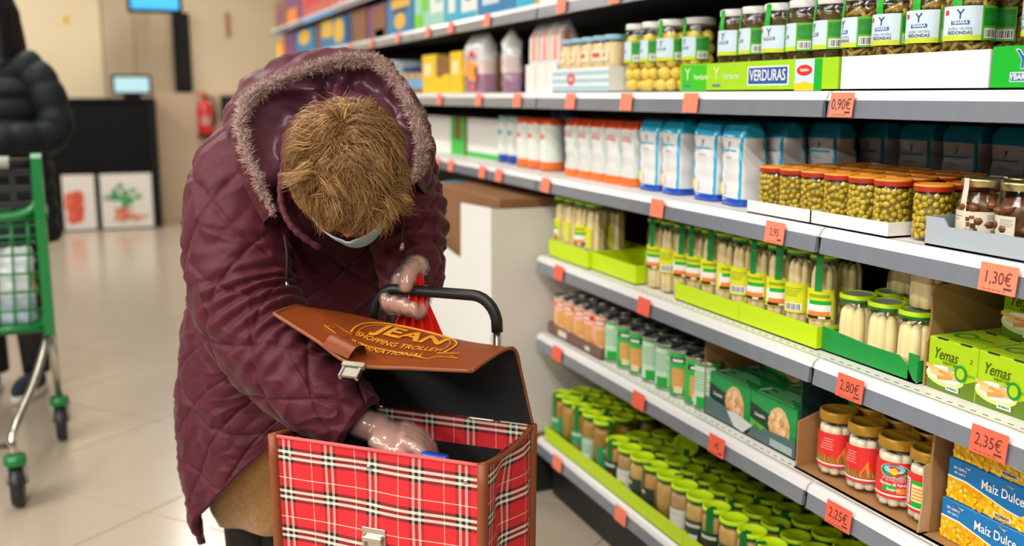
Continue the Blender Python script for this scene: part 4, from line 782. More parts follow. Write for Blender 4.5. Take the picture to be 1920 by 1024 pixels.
# ---------------------------------------------------------------- shopping trolley
FH = np.array([math.sin(YAW), math.cos(YAW), 0]); RT = np.array([math.cos(YAW), -math.sin(YAW), 0]); UPV = np.array([0, 0, 1.]); TC = -FH
def crom(pts, n):
    P_ = np.array(pts, float); k = len(P_); out = []
    E_ = np.vstack([2*P_[0]-P_[1], P_, 2*P_[-1]-P_[-2]])
    for t in np.linspace(0, k-1, n):
        i = min(int(t), k-2); u = t-i; a, b, c, d = E_[i:i+4]
        out.append(.5*((2*b)+(c-a)*u+(2*a-5*b+4*c-d)*u*u+(3*b-a-3*c+d)*u**3))
    return np.array(out)
def grid_faces(n, m, closed=False):
    f = []
    for i in range(n-1):
        for j in range(m if closed else m-1): f.append((i*m+j, i*m+(j+1) % m, (i+1)*m+(j+1) % m, (i+1)*m+j))
    return f
def grid_normals(G, closed=False):
    du = np.gradient(G, axis=0)
    dv = np.roll(G, -1, 1)-np.roll(G, 1, 1) if closed else np.gradient(G, axis=1)
    n = np.cross(du, dv); return n/(np.linalg.norm(n, axis=2, keepdims=True)+1e-12)
def plaid(key, P_=.079, Q=.068, dark=1.0):
    m = bpy.data.materials.new(key); m.use_nodes = True; nt = m.node_tree; N = nt.nodes; L = nt.links; bs = N['Principled BSDF']; bs.inputs['Roughness'].default_value = .75
    uv = N.new('ShaderNodeUVMap'); sx = N.new('ShaderNodeSeparateXYZ'); L.new(uv.outputs[0], sx.inputs[0]); outs = []
    for ax, per, off in (('X', P_, .35), ('Y', Q, .24)):
        a = N.new('ShaderNodeMath'); a.operation = 'MULTIPLY_ADD'; a.inputs[1].default_value = 1/per; a.inputs[2].default_value = off; L.new(sx.outputs[ax], a.inputs[0])
        fr = N.new('ShaderNodeMath'); fr.operation = 'FRACT'; L.new(a.outputs[0], fr.inputs[0])
        cr = N.new('ShaderNodeValToRGB'); cr.color_ramp.interpolation = 'CONSTANT'; e = cr.color_ramp.elements
        red, blk, wht = (*hx('#d8222c'), 1), (*hx('#171012'), 1), (*hx('#f0e6d2'), 1)
        seq = [(0, red), (.225, wht), (.245, red), (.46, blk), (.54, wht), (.61, blk), (.69, wht), (.76, blk), (.84, red)] if ax == 'Y' else [(0, red), (.245, wht), (.265, red), (.50, blk), (.565, wht), (.625, blk), (.70, wht), (.76, blk), (.825, red)]
        e[0].position = 0; e[0].color = red; e[1].position = seq[1][0]; e[1].color = wht
        for p, c in seq[2:]: q = e.new(p); q.color = c
        L.new(fr.outputs[0], cr.inputs[0]); outs.append(cr)
    mx = N.new('ShaderNodeMix'); mx.data_type = 'RGBA'; mx.inputs['Factor'].default_value = .66
    L.new(outs[0].outputs[0], mx.inputs['A']); L.new(outs[1].outputs[0], mx.inputs['B']); L.new(mx.outputs['Result'], bs.inputs['Base Color'])
    wv = N.new('ShaderNodeTexNoise'); wv.inputs['Scale'].default_value = 900; L.new(uv.outputs[0], wv.inputs['Vector']); bp = N.new('ShaderNodeBump'); bp.inputs['Strength'].default_value = .35; bp.inputs['Distance'].default_value = .001
    L.new(wv.outputs['Fac'], bp.inputs['Height']); L.new(bp.outputs['Normal'], bs.inputs['Normal']); return m
PLAID = plaid('plaid_cloth'); LEA = mat('#853d14', .42, var=.12, scale=30, bump=.15, bscale=500, key='tan_leather'); LEE = mat('#84441f', .5, var=.1, key='leather_edge'); LBL = mat('#0e0e10', .7, var=.2, bump=.2, key='black_lining'); CHR = mat('#c9c6bc', .22, 1, key='chrome'); HBLK = mat('#141614', .45, key='handle_black'); LOGO = mat('#e79a1e', .5, key='logo_gold')
A_, B_, C_ = np.array([.2135, 1.620, .72]), np.array([.4864, 1.3656, .72]), np.array([.6271, 1.5107, .72]); D_ = A_+(C_-B_)
ctr = (A_+C_)/2; ctr[2] = 0
bag = thing('shopping_trolley', 'red tartan shopping trolley bag with tan leather flap and black handle', 'trolley bag', tuple(ctr))
wdir = (B_-A_)/np.linalg.norm(B_-A_); ddir = (C_-B_)/np.linalg.norm(C_-B_); Wd, Dp, ZB = np.linalg.norm(B_-A_), np.linalg.norm(C_-B_), .17
def bpart(name, b, par=bag, **k):
    b.v = [(x-ctr[0], y-ctr[1], z) for x, y, z in b.v]; return obj(name, b, par, **k)
def panel(p0, p1, outn, m, wob, nu=40, nv=50, taper=.012, th=0.0, flip=False, fold=0.0, u0=0.0):
    G = np.zeros((nv, nu, 3)); UV = []
    for i in range(nv):
        for j in range(nu):
            t, s = i/(nv-1), j/(nu-1); z = .72+(ZB-.72)*t
            q = p0+(p1-p0)*s; q = q+(ctr[:2].tolist()+[0]-np.array([q[0], q[1], 0]))*taper*t*2
            w = wob*(math.sin(3.1*s*math.pi+2.2*t*5)+.7*math.sin(7*s+9*t+1)+.5*math.sin(13*s-6*t))*math.sin(math.pi*s)*min(1, .25+t*2.5)
            w -= fold*math.exp(-((s-.5)/.16)**2)*min(1, t*6+.05)
            w += fold*.45*math.exp(-((s-.78-.05*math.sin(6*t))/.09)**2)*min(1, t*5)
            p = q+outn*(w+th); G[i, j] = (p[0], p[1], z); UV.append((u0+s*np.linalg.norm(p1-p0), (.72-z)))
    b = MB(); f = grid_faces(nv, nu); b.add(G.reshape(-1, 3), f if not flip else [q[::-1] for q in f], m, True); b.uv = UV; return b
o2 = lambda v: np.array([v[0], v[1], 0.])
bpart('front_panel', panel(A_, B_, -ddir, PLAID, .0035)); bpart('side_panel', panel(B_, C_, wdir, PLAID, .003, 30, u0=Wd+.012, fold=.018)); bpart('side_panel', panel(D_, A_, -wdir, PLAID, .002, 30, fold=.015)); bpart('back_panel', panel(C_, D_, ddir, PLAID, .002))
# lining: tartan facing at the top of the back wall, black below
b = MB(); P0, P1 = D_-ddir*.004, C_-ddir*.004; n = 20
v = []; uv = []
for z in (.722, .70, .672):
    for j in range(n): q = P0+(P1-P0)*j/(n-1); v.append((q[0], q[1], z)); uv.append((j/(n-1)*Wd, .72-z+.02))
b.add(v, grid_faces(3, n), PLAID, True); b.uv = uv; bpart('facing', b)
b = MB(); ins = [A_+ddir*.008+wdir*.034, B_+ddir*.008-wdir*.034, C_-ddir*.007-wdir*.034, D_-ddir*.007+wdir*.034]; z0, z1 = .20, .675
zz = [.712, .712, .675, .675]
b.add([(p[0], p[1], z0) for p in ins]+[(p[0], p[1], q) for p, q in zip(ins, zz)], [(0, 1, 5, 4)[::-1], (1, 2, 6, 5)[::-1], (2, 3, 7, 6)[::-1], (3, 0, 4, 7)[::-1], (0, 1, 2, 3)], LBL); bpart('lining', b)
for p, tw in ((A_, 1), (B_, 1), (C_, 1), (D_, 1)):
    b = MB(); q = lambda z: p+(o2(ctr)-o2(p))*.024*(.72-z)/.55; b.tube([(*(q(z)[:2]), z) for z in np.linspace(.724, ZB, 14)], .0085, LEE, 10); bpart('corner_binding', b)
for (p, q, r_, m) in ((A_, B_, .0032, mat('#e05a5c', .7, key='hem_red')), (B_, C_, .0048, LEE), (D_, A_, .0048, LEE)):
    b = MB(); b.tube([p+(q-p)*t+np.array([0, 0, .001-.010*math.sin(math.pi*t)*(m is LEE)]) for t in np.linspace(0, 1, 12)], r_, m, 8); bpart('rim_binding', b)
def on_front(s, z, off): p = A_+(B_-A_)*s+(o2(ctr)-o2(A_+(B_-A_)*s))*.024*(.72-z)/.55-ddir*off; return np.array([p[0], p[1], z])
Mf = Matrix((( *wdir, ), ( *(-ddir), ), (0, 0, 1))).transposed()
for s in (.085, .475, .925):
    b = MB(); c = on_front(s, .692, .001); b.ell(c, (.0042, .0042, .0022), CHR, 12, 6, Matrix(((wdir[0], 0, -ddir[0]), (wdir[1], 0, -ddir[1]), (0, 1, 0))).to_4x4()); bpart('rivet', b)
b = MB(); c = on_front(.5, .560, .004)
for (u0, u1, z0, z1, t0, t1) in ((-.021, .021, -.033, .033, 0, .003), (-.017, .017, .012, .020, .003, .011), (-.017, -.013, -.015, .020, .003, .009), (.013, .017, -.015, .020, .003, .009)):
    k = MB(); k.box(u0, u1, -t1, -t0, z0, z1, CHR, .0008); b.add([c+wdir*x+ddir*y+UPV*z for x, y, z in k.v], k.f, CHR)
bpart('clasp_plate', b)
# flap
Hn = np.array([D_+np.array([0, 0, .004])+(C_-D_)*t for t in np.linspace(0, 1, 5)])
Kn = np.array([at(575, 582, 1.765), at(668, 594, 1.742), at(775, 618, 1.712), at(875, 642, 1.675), at(966, 656, 1.640)])
En = np.array([at(514, 587, 1.600), at(592, 636, 1.560), at(662, 681, 1.532), at(775, 689, 1.512), at(884, 694, 1.492)])
NU, NV = 44, 40
Hc, Kc, Ec = crom(Hn, NU), crom(Kn, NU), crom(En, NU); FG = np.zeros((NV, NU, 3))
for j in range(NU):
    mid1 = Hc[j]*.35+Kc[j]*.65+FH*.012; mid0 = Hc[j]*.7+Kc[j]*.3+FH*.006; dn = Kc[j]*.72+Ec[j]*.28+UPV*.010; dm = Kc[j]*.35+Ec[j]*.65+UPV*.006
    FG[:, j] = crom([Hc[j], mid0, mid1, Kc[j], dn, dm, Ec[j]], NV)
FN = grid_normals(FG)
if (FN[-5, NU//2] @ UPV) < 0: FN = -FN
b = MB(); b.add(FG.reshape(-1, 3), grid_faces(NV, NU), LEA, True); b.add((FG-FN*.0035).reshape(-1, 3), [q[::-1] for q in grid_faces(NV, NU)], LBL, True); flap = bpart('flap', b)
for path in (FG[:, 0], FG[-1, :], FG[:, -1]):
    b = MB(); b.tube(path-np.array([0, 0, .0015]), .0034, LEE, 8); bpart('edge_binding', b, flap)
def flap_pt(u, v, off):   # u 0..1 across, v 0 at the ridge .. 1 at the front edge
    x = min(max(u, 0), 1)*(NU-1); y = (NV-1)*(.5+.5*min(max(v, 0), 1)); i, j = min(int(y), NV-2), min(int(x), NU-2); a, c = y-i, x-j
    f = lambda G: G[i, j]*(1-a)*(1-c)+G[i+1, j]*a*(1-c)+G[i, j+1]*(1-a)*c+G[i+1, j+1]*a*c
    return f(FG)+f(FN)*off
def flap_text(s, size, cu, cv, bold=.01, sx=1.0):
    me = text(s, size, LOGO, bold=bold, sx=sx).copy(); bm = bmesh.new(); bm.from_mesh(me); bmesh.ops.subdivide_edges(bm, edges=[e for e in bm.edges if e.calc_length() > .012], cuts=1); bm.to_mesh(me); bm.free()
    for v in me.vertices: v.co = Vector(flap_pt(cu+v.co.x/.40, cv-v.co.z/.165, .0016))-Vector((ctr[0], ctr[1], 0))
    obj('logo_print', me, flap)
flap_text('JEAN', .052, .575, .36, .03, 1.05); flap_text('SHOPPING TROLLEY', .0175, .565, .585, .02, .95); flap_text('INTERNATIONAL', .0175, .555, .735, .02, 1.0)
for rx, rz, w in ((.225, .40, .0019), (.198, .35, .0009)):
    b = MB(); b.tube([flap_pt(.565+rx*math.cos(a), .50-rz*math.sin(a), .0012) for a in np.linspace(-.25, math.pi+.25, 40)], w, LOGO, 5, flat=.6); bpart('logo_ring', b, flap)
b = MB(); b.tube([flap_pt(x, y, .0012) for x, y in ((.30, .74), (.22, .70), (.27, .66), (.25, .60), (.36, .64))], .0008, LOGO, 4); b.tube([flap_pt(x, y, .0012) for x, y in ((.76, .64), (.86, .60), (.83, .68), (.88, .73), (.78, .72), (.76, .80), (.34, .81), (.35, .66))], .0008, LOGO, 4); bpart('logo_scroll', b, flap)
b = MB()   # curled strap and its clasp
S0 = [flap_pt(.43, .80, .003), flap_pt(.425, .88, .022), flap_pt(.40, .98, .024), flap_pt(.385, 1.0, .006)+TC*.004]
cv = crom(S0, 14); tv = np.array([flap_pt(.52, .9, 0)-flap_pt(.36, .9, 0)]); tv = tv[0]/np.linalg.norm(tv[0])
b.add([p+tv*s for p in cv for s in (-.024, .024)], grid_faces(14, 2), LEA, True); b.add([p+tv*s-FN[-3, 15]*.003 for p in cv for s in (-.024, .024)], [q[::-1] for q in grid_faces(14, 2)], LEE, True); bpart('strap', b)
b = MB(); cc = at(663, 686, 1.520)
for (u0, u1, y0, y1, z0, z1) in ((-.020, .020, -.004, .006, -.004, .004), (-.017, .017, -.022, -.004, -.003, .001), (-.017, -.012, -.024, .0, -.006, .003), (.012, .017, -.024, 0, -.006, .003)):
    k = MB(); k.box(u0, u1, y0, y1, z0, z1, CHR, .001); b.add([cc+wdir*x+(ddir*.8+UPV*.6)*y+(UPV*.8-ddir*.6)*z for x, y, z in k.v], k.f, CHR)
bpart('flap_clasp', b)
# handle, frame, wheels
hl_, hr_ = (C_+D_)/2-wdir*.118+ddir*.012, (C_+D_)/2+wdir*.118+ddir*.012; ZH = .935
arcp = [(*hl_[:2], .60), (*hl_[:2], ZH-.06)]+[(*(hl_+wdir*.045*(1-math.cos(a)))[:2], ZH-.05+.05*math.sin(a)) for a in np.linspace(.2, math.pi/2, 7)]
arcp += [(*(hr_-wdir*.045*(1-math.cos(a)))[:2], ZH-.05+.05*math.sin(a)) for a in np.linspace(math.pi/2, .2, 7)]+[(*hr_[:2], ZH-.06), (*hr_[:2], .60)]
arcp = np.array(arcp)
b = MB(); b.tube([p for p in arcp if p[2] > ZH-.085], .0098, HBLK, 12); bpart('handle_grip', b)
for q in (hl_, hr_):
    b = MB(); b.tube([(*q[:2], ZH-.062), (*q[:2], .14)], .0065, CHR, 10); bpart('frame_tube', b)
b = MB(); b.tube([(*(hl_-wdir*.06)[:2], .085), (*(hr_+wdir*.06)[:2], .085)], .006, CHR, 8); b.tube([(*hl_[:2], .14), (*hl_[:2], .085)], .006, CHR, 8); b.tube([(*hr_[:2], .14), (*hr_[:2], .085)], .006, CHR, 8); bpart('axle', b)
for q, s in ((hl_, -1), (hr_, 1)):
    b = MB(); c = q+wdir*s*.055; c[2] = .0855
    k = MB(); k.lathe([(.02, -.010), (.07, -.012), (.085, -.011), (.085, .011), (.07, .012), (.02, .010)], HBLK, 28); b.add([c+ddir*x+UPV*y+wdir*z for x, y, z in k.v], k.f, HBLK, True); bpart('wheel', b)
b = MB(); p = [A_+(o2(ctr)-o2(A_))*.03, B_+(o2(ctr)-o2(B_))*.03, C_, D_]; b.add([(*q[:2], ZB-.002) for q in p]+[(*q[:2], ZB+.012) for q in p], [(0, 3, 2, 1), (4, 5, 6, 7), (0, 1, 5, 4), (1, 2, 6, 5), (2, 3, 7, 6), (3, 0, 4, 7)], LEE); bpart('bottom_board', b)
for s in (.12, .88):
    b = MB(); q = A_+(B_-A_)*s+ddir*.03; b.tube([(*q[:2], ZB), (*q[:2], .001)], .012, HBLK, 10); bpart('foot', b)
# groceries peeping out of the bag
pk = pouch(.05, .03, .22, lambda t, a: FW if t < .8 else (mat('#3f9a78', .4, key='pack_teal') if t < .93 else DBLUE), seed=2); q = at(815, 856, 1.56); o = obj('grocery_pack', pk, None, (q[0], q[1], q[2]-.215), (0, 0, -.8)); tag(o, 'white pack with teal and blue corner inside the tartan bag', 'pack')
# ---------------------------------------------------------------- the woman bending over the trolley
from mathutils import noise as mnoise
COAT = mat('#4c1322', .58, var=.10, scale=14, key='coat_nylon', bump=.22, bscale=110, spec=.25, sheen=.07); LINE = mat('#542a38', .34, var=.1, key='hood_lining', spec=.5); SKIN = mat('#c98f78', .5, var=.10, scale=50, key='skin', bump=.15, bscale=120)
wom = thing('person', 'person in a quilted maroon hooded coat bending forward into the tartan shopping trolley', 'person', tuple(o2(at(487, 1020, 2.03))))
W0 = np.array(wom.location)
def wpart(name, b, par=None, **k):
    b.v = [tuple(np.array(p)-W0) for p in b.v]; return obj(name, b, par or wom, **k)
def quilt(S_, T_, L_, amp, G=None):
    """puffed diamonds with stitched valleys"""
    a = np.abs(((S_+T_)/L_) % 1-.5)*L_; c = np.abs(((S_-T_)/L_) % 1-.5)*L_
    d = np.minimum(.5*L_-np.minimum(.5*L_, a), .5*L_)   # not used, kept simple below
    a = np.minimum(((S_+T_)/L_) % 1, 1-((S_+T_)/L_) % 1)*L_; c = np.minimum(((S_-T_)/L_) % 1, 1-((S_-T_)/L_) % 1)*L_
    da = np.minimum(a, c)
    return amp*.70*(1-np.exp(-da/.0030))+amp*.35*np.sin(np.pi*np.clip(a/(L_*.5), 0, 1))*np.sin(np.pi*np.clip(c/(L_*.5), 0, 1)), da
def wrinkle(G, da, amp, sc=(14, 14, 26), seed=0.0):
    out = np.zeros(G.shape[:2])
    for i in range(G.shape[0]):
        for j in range(G.shape[1]):
            p = G[i, j]; n0 = mnoise.noise((p[0]*sc[0]+seed, p[1]*sc[1], p[2]*sc[2])); r0 = 1-abs(mnoise.noise((p[0]*17+seed+n0, p[1]*17+9, p[2]*24+n0)))*2.2
            out[i, j] = .55*n0+.62*max(0, r0)**4+.55*mnoise.noise((p[0]*45+seed, p[1]*45, p[2]*60))*math.exp(-da[i, j]/.022)
    return out*amp
def loft(rings, ns, nt, shape=None):
    """rings: (px, py, d, half-width, half-thickness, tilt deg, yaw deg)"""
    C0 = np.array([at(*r[:3]) for r in rings]); Q = np.array([r[3:7] for r in rings], float)
    Cc = crom(C0, ns); Qc = crom(Q, ns); G = np.zeros((ns, nt, 3)); th = np.linspace(0, 2*math.pi, nt, endpoint=False)
    for i in range(ns):
        w, b_, ti, ya = Qc[i]; lat = RT*math.cos(R(ya))+TC*math.sin(R(ya)); fr = TC*math.cos(R(ya))-RT*math.sin(R(ya)); fr = fr*math.cos(R(ti))-UPV*math.sin(R(ti))
        e = .88; ca, sa = np.cos(th), np.sin(th)
        G[i] = Cc[i]+(np.sign(ca)*np.abs(ca)**e*w)[:, None]*lat+(np.sign(sa)*np.abs(sa)**e*b_)[:, None]*fr
    s = np.r_[0, np.cumsum(np.linalg.norm(np.diff(Cc, axis=0), axis=1))]
    return G, s, th
def orient(N_, G):
    c = G.mean(axis=1, keepdims=True)
    return N_ if ((G-c)*N_).sum() > 0 else -N_
body = [(645, 330, 1.80, .062, .055, 50, 0), (640, 285, 1.83, .105, .075, 46, 0), (628, 240, 1.87, .150, .100, 44, 0), (616, 240, 1.92, .178, .125, 42, 0), (604, 300, 1.955, .188, .145, 38, 0), (588, 380, 1.985, .196, .158, 32, 0), (578, 470, 2.02, .208, .168, 26, 0), (556, 560, 2.05, .214, .175, 18, 0), (534, 650, 2.065, .206, .178, 10, -4), (508, 740, 2.065, .188, .175, 4, -8), (500, 830, 2.05, .172, .170, 0, -12), (494, 910, 2.03, .160, .165, 0, -14)]
ns, nt = 290, 330; G, s, th = loft(body, ns, nt)
tt = np.linspace(0, 1, ns)[:, None]
deg = np.degrees(th)[None, :]
def bump_(x, c, w): d = (x-c+180) % 360-180; return np.exp(-(d/w)**2)
hem = .095*bump_(deg, 172, 24)-.17*bump_(deg, 66, 46)+.02*bump_(deg, 200, 30)   # lower corner at her right side, front edges ride up
G[:, :, 2] -= hem*np.clip((tt-.62)/.38, 0, 1)**1.5
G += (RT*1.0)[None, None, :]*(.03*bump_(deg, 172, 22)*np.clip((tt-.8)/.2, 0, 1)**2)[:, :, None]
S_ = s[:, None]+np.zeros((1, nt)); L_ = .150; ncol = 8; T_ = np.broadcast_to(th[None, :]/(2*math.pi)*ncol*L_, (ns, nt))
q, da = quilt(S_*1.0, T_, L_, .0080); N_ = orient(grid_normals(G, True), G)
q = q*np.clip(tt*8, 0, 1); Gd = G+N_*(q+wrinkle(G, da, .0060, (9, 9, 15)))[:, :, None]
hang = np.sin(deg/360*2*math.pi*9+3*tt)*.007*np.clip((tt-.5)*2, 0, 1); Gd += N_*hang[:, :, None]
b = MB(); b.add(Gd.reshape(-1, 3), grid_faces(ns, nt, True), COAT, True)
inner = Gd-N_*.012; b.add(inner[-90:].reshape(-1, 3), [f[::-1] for f in grid_faces(90, nt, True)], LINE, True)
e0 = (ns-1)*nt; e1 = ns*nt+89*nt
for j in range(nt): b.f.append([e0+j, e0+(j+1) % nt, e1+(j+1) % nt, e1+j]); b.m.append(0); b.s.append(True)
coat = wpart('coat', b)
def sleeve(pts, name, ns=120, nt=110, seed=0., elbow=.5, ncol=4, L_=.135):
    C0 = np.array([at(*p[:3]) for p in pts]); Cc = crom(C0, ns); r_ = crom(np.array([[p[3]] for p in pts]), ns)[:, 0]
    t = np.gradient(Cc, axis=0); t /= np.linalg.norm(t, axis=1, keepdims=True); up = None; G = np.zeros((ns, nt, 3)); th = np.linspace(0, 2*math.pi, nt, endpoint=False)
    for i in range(ns):
        if up is None: up = np.cross(t[i], TC)
        up = up-t[i]*(up @ t[i]); up /= np.linalg.norm(up); w = np.cross(t[i], up)
        G[i] = Cc[i]+r_[i]*(np.cos(th)[:, None]*up+np.sin(th)[:, None]*w)
    s = np.r_[0, np.cumsum(np.linalg.norm(np.diff(Cc, axis=0), axis=1))]; S_ = s[:, None]+np.zeros((1, nt)); T_ = np.broadcast_to(th[None, :]/(2*math.pi)*ncol*L_, (ns, nt))
    q, da = quilt(S_, T_, L_, .0085); N_ = orient(grid_normals(G, True), G); tt = np.linspace(0, 1, ns)[:, None]
    q = q*np.clip((1-tt)*14, 0, 1)
    fold = .007*np.sin(S_/.030*2*math.pi+1.4*np.sin(th*2)[None, :]+seed)*np.exp(-((tt-elbow)/.16)**2)*(.5+.5*np.cos(th+2.2)[None, :])
    Gd = G+N_*(q+fold+wrinkle(G, da, .0055, (13, 13, 17), seed))[:, :, None]
    b = MB(); b.add(Gd.reshape(-1, 3), grid_faces(ns, nt, True), COAT, True)
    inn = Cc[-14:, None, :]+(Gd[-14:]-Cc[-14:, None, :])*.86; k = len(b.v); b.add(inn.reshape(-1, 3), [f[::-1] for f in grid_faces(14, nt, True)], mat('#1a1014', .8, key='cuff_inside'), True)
    b.mi(COAT)
    for j in range(nt): b.f.append([(ns-1)*nt+j, (ns-1)*nt+(j+1) % nt, k+13*nt+(j+1) % nt, k+13*nt+j]); b.m.append(0); b.s.append(True)
    return wpart(name, b, coat)
sleeve([(520, 270, 1.955, .050), (462, 320, 1.885, .082), (446, 400, 1.825, .087), (447, 490, 1.79, .085), (462, 572, 1.76, .085), (502, 645, 1.72, .080), (568, 712, 1.675, .072), (625, 762, 1.645, .062), (662, 790, 1.630, .052), (676, 800, 1.625, .049)], 'sleeve', 230, 190, 1., .52)
sleeve([(705, 250, 1.92, .06), (733, 300, 1.89, .068), (750, 360, 1.865, .069), (762, 415, 1.845, .067), (766, 470, 1.825, .058), (770, 515, 1.81, .052), (771, 552, 1.80, .050)], 'sleeve', 150, 150, 4., .55)
# body: one continuous skin mesh (head, neck, trunk, arms, hands, legs)
PHI = R(64); HU = UPV*math.cos(PHI)+TC*math.sin(PHI); HF = TC*math.cos(PHI)-UPV*math.sin(PHI); HC = at(654, 327, 1.665)
def hp(x, f, u): return HC+RT*x+HF*f+HU*u
HM = Matrix(((RT[0], HF[0], HU[0]), (RT[1], HF[1], HU[1]), (RT[2], HF[2], HU[2]))).to_4x4()
bar = lambda px: o2(hl_+(hr_-hl_)*((px-697)/(938-697)))+UPV*ZH      # handle bar under a pixel column
def bpt(px, dy, dd): p = bar(px); return np.array([p[0], p[1], p[2]])-UPV*dy+FH*dd
thumb = [bpt(775, -.042, .020), bpt(772, -.034, .004), bpt(766, -.019, -.012), bpt(763, .000, -.019)]
fing = [[bpt(746+19*i, .004, .030), bpt(741+19*i, .026, .016), bpt(733+19*i, .034+.002*i, -.006), bpt(725+19*i, .022+.003*i, -.021), bpt(720+19*i, .004+.004*i, -.0205)] for i in range(4)]
rk = at(722, 812, 1.625)
rf = [[at(752, 800+9*i, 1.645-.018*i), at(786, 815+10*i, 1.635-.018*i), at(806-4*i, 838+8*i, 1.625-.016*i), at(812-6*i, 872+6*i, 1.62-.014*i)] for i in range(4)]
rth = [at(700, 822, 1.605), at(730, 842, 1.59), at(762, 862, 1.58)]
def hand_left(b, m, g=0.0):
    b.tube(crom([at(764, 505, 1.80), bpt(774, -.040, .045), bpt(778, -.018, .034)], 6), [.022+g, .024+g, .022+g, .024+g, .024+g, .016+g], m, 12)
    b.ell(bpt(770, -.010, .032), (.036+g, .020+g, .030+g), m, 16, 10)
    b.tube(crom(thumb, 9), [.0135+g]*6+[.0125+g, .0110+g, .007+g], m, 10)
    for i, f in enumerate(fing): b.tube(crom(f, 11), [(.0088-.0003*i)+g]*8+[(.0084-.0003*i)+g, .0072+g, .0048+g], m, 10)
def hand_right(b, m, g=0.0):
    b.tube(crom([at(655, 782, 1.64), at(690, 798, 1.632), at(722, 810, 1.630)], 6), [.026+g, .025+g, .024+g, .025+g, .026+g, .022+g], m, 12)
    X = at(760, 830, 1.62)-at(700, 800, 1.635); X /= np.linalg.norm(X); Y = np.cross(UPV, X); Y /= np.linalg.norm(Y); Z = np.cross(X, Y)
    b.ell(at(735, 816, 1.622), (.042+g, .036+g, .018+g), m, 16, 10, Matrix(((X[0], Y[0], Z[0]), (X[1], Y[1], Z[1]), (X[2], Y[2], Z[2]))).to_4x4())
    for i, f in enumerate(rf): b.tube(crom(f, 10), [.0112+g, .0112+g, .0108+g, .0112+g]+[.0100+g]*3+[.0095+g, .0085+g, .006+g], m, 10)
    b.tube(crom(rth, 8), [.014+g]*5+[.0125+g, .011+g, .007+g], m, 10)
b = MB()
b.ell(HC+HU*.006-HF*.006, (.072, .090, .092), SKIN, 26, 18, HM); b.ell(hp(0, .030, -.058), (.050, .055, .058), SKIN, 22, 14, HM)      # skull, jaw
b.tube([hp(0, .078, .012), hp(0, .086, -.010), hp(0, .092, -.026)], [.008, .010, .012], SKIN, 10); b.ell(hp(0, .070, .030), (.048, .018, .012), SKIN, 14, 8, HM)   # nose, brow
for sx in (-1, 1): b.ell(hp(sx*.074, -.004, -.014), (.010, .020, .031), SKIN, 12, 8, HM); b.ell(hp(sx*.034, .072, -.028), (.020, .018, .020), SKIN, 10, 8, HM)
b.tube([hp(0, -.02, -.05), at(645, 330, 1.82), at(628, 300, 1.90)], [.052, .058, .075], SKIN, 18)
b.tube([at(628, 300, 1.90), at(600, 370, 1.97), at(570, 480, 2.02), at(530, 600, 2.05), at(510, 700, 2.06)], [.09, .125, .13, .125, .13], SKIN, 22)
def chain(pts): b.tube(crom([at(*p[:3]) for p in pts], 24), crom(np.array([[p[3]] for p in pts]), 24)[:, 0], SKIN, 14)
chain([(600, 300, 1.94, .06), (480, 330, 1.87, .052), (455, 450, 1.80, .046), (465, 580, 1.755, .040), (560, 705, 1.68, .034), (640, 775, 1.645, .027), (690, 798, 1.632, .025)])
chain([(690, 290, 1.93, .06), (755, 330, 1.88, .050), (768, 410, 1.85, .042), (768, 470, 1.825, .034), (766, 510, 1.80, .026)])
gl = lambda px, z, d: np.array([*(at(px, 900, d)[:2]), z])
for px, dd in ((465, 2.05), (512, 2.06)):
    b.tube(crom([gl(px, .80, dd), gl(px, .62, dd), gl(px, .46, dd-.01), gl(px, .28, dd+.01), gl(px, .08, dd+.01)], 20), crom(np.array([[.08], [.072], [.055], [.048], [.036]]), 20)[:, 0], SKIN, 16)
hand_left(b, SKIN); hand_right(b, SKIN)
def remesh(b, vox, smooth=4, fac=.5):
    me = b.mesh('tmp'); o = bpy.data.objects.new('tmp', me); C.objects.link(o)
    md = o.modifiers.new('r', 'REMESH'); md.mode = 'VOXEL'; md.voxel_size = vox; md.use_smooth_shade = True
    sm = o.modifiers.new('s', 'SMOOTH'); sm.iterations = smooth; sm.factor = fac
    bpy.context.view_layer.update(); out = bpy.data.meshes.new_from_object(o.evaluated_get(bpy.context.evaluated_depsgraph_get())); m = b.mats
    bpy.data.objects.remove(o); out.materials.clear()
    for x in m[:1]: out.materials.append(x)
    return out
b.v = [tuple(np.array(p)-W0) for p in b.v]; obj('body', remesh(b, .0036, 3), wom)
for hnd, lab in ((hand_left, 'clear plastic glove on the hand holding the handle'), (hand_right, 'clear plastic glove on the hand inside the bag')):
    g_ = MB(); hnd(g_, film('glove_film', (1, 1, 1), rough=.12, gain=.7, base=.10, milk=(.85, .87, .9, .10)), .0022); g_.v = [tuple(np.array(p)-W0) for p in g_.v]; me = remesh(g_, .004, 2)
    for v in me.vertices:
        n_ = mnoise.noise(v.co*95)*.0022+mnoise.noise(v.co*210)*.0011; v.co += v.normal*(n_+.0012)
    obj('plastic_glove', me, wom, label=lab)
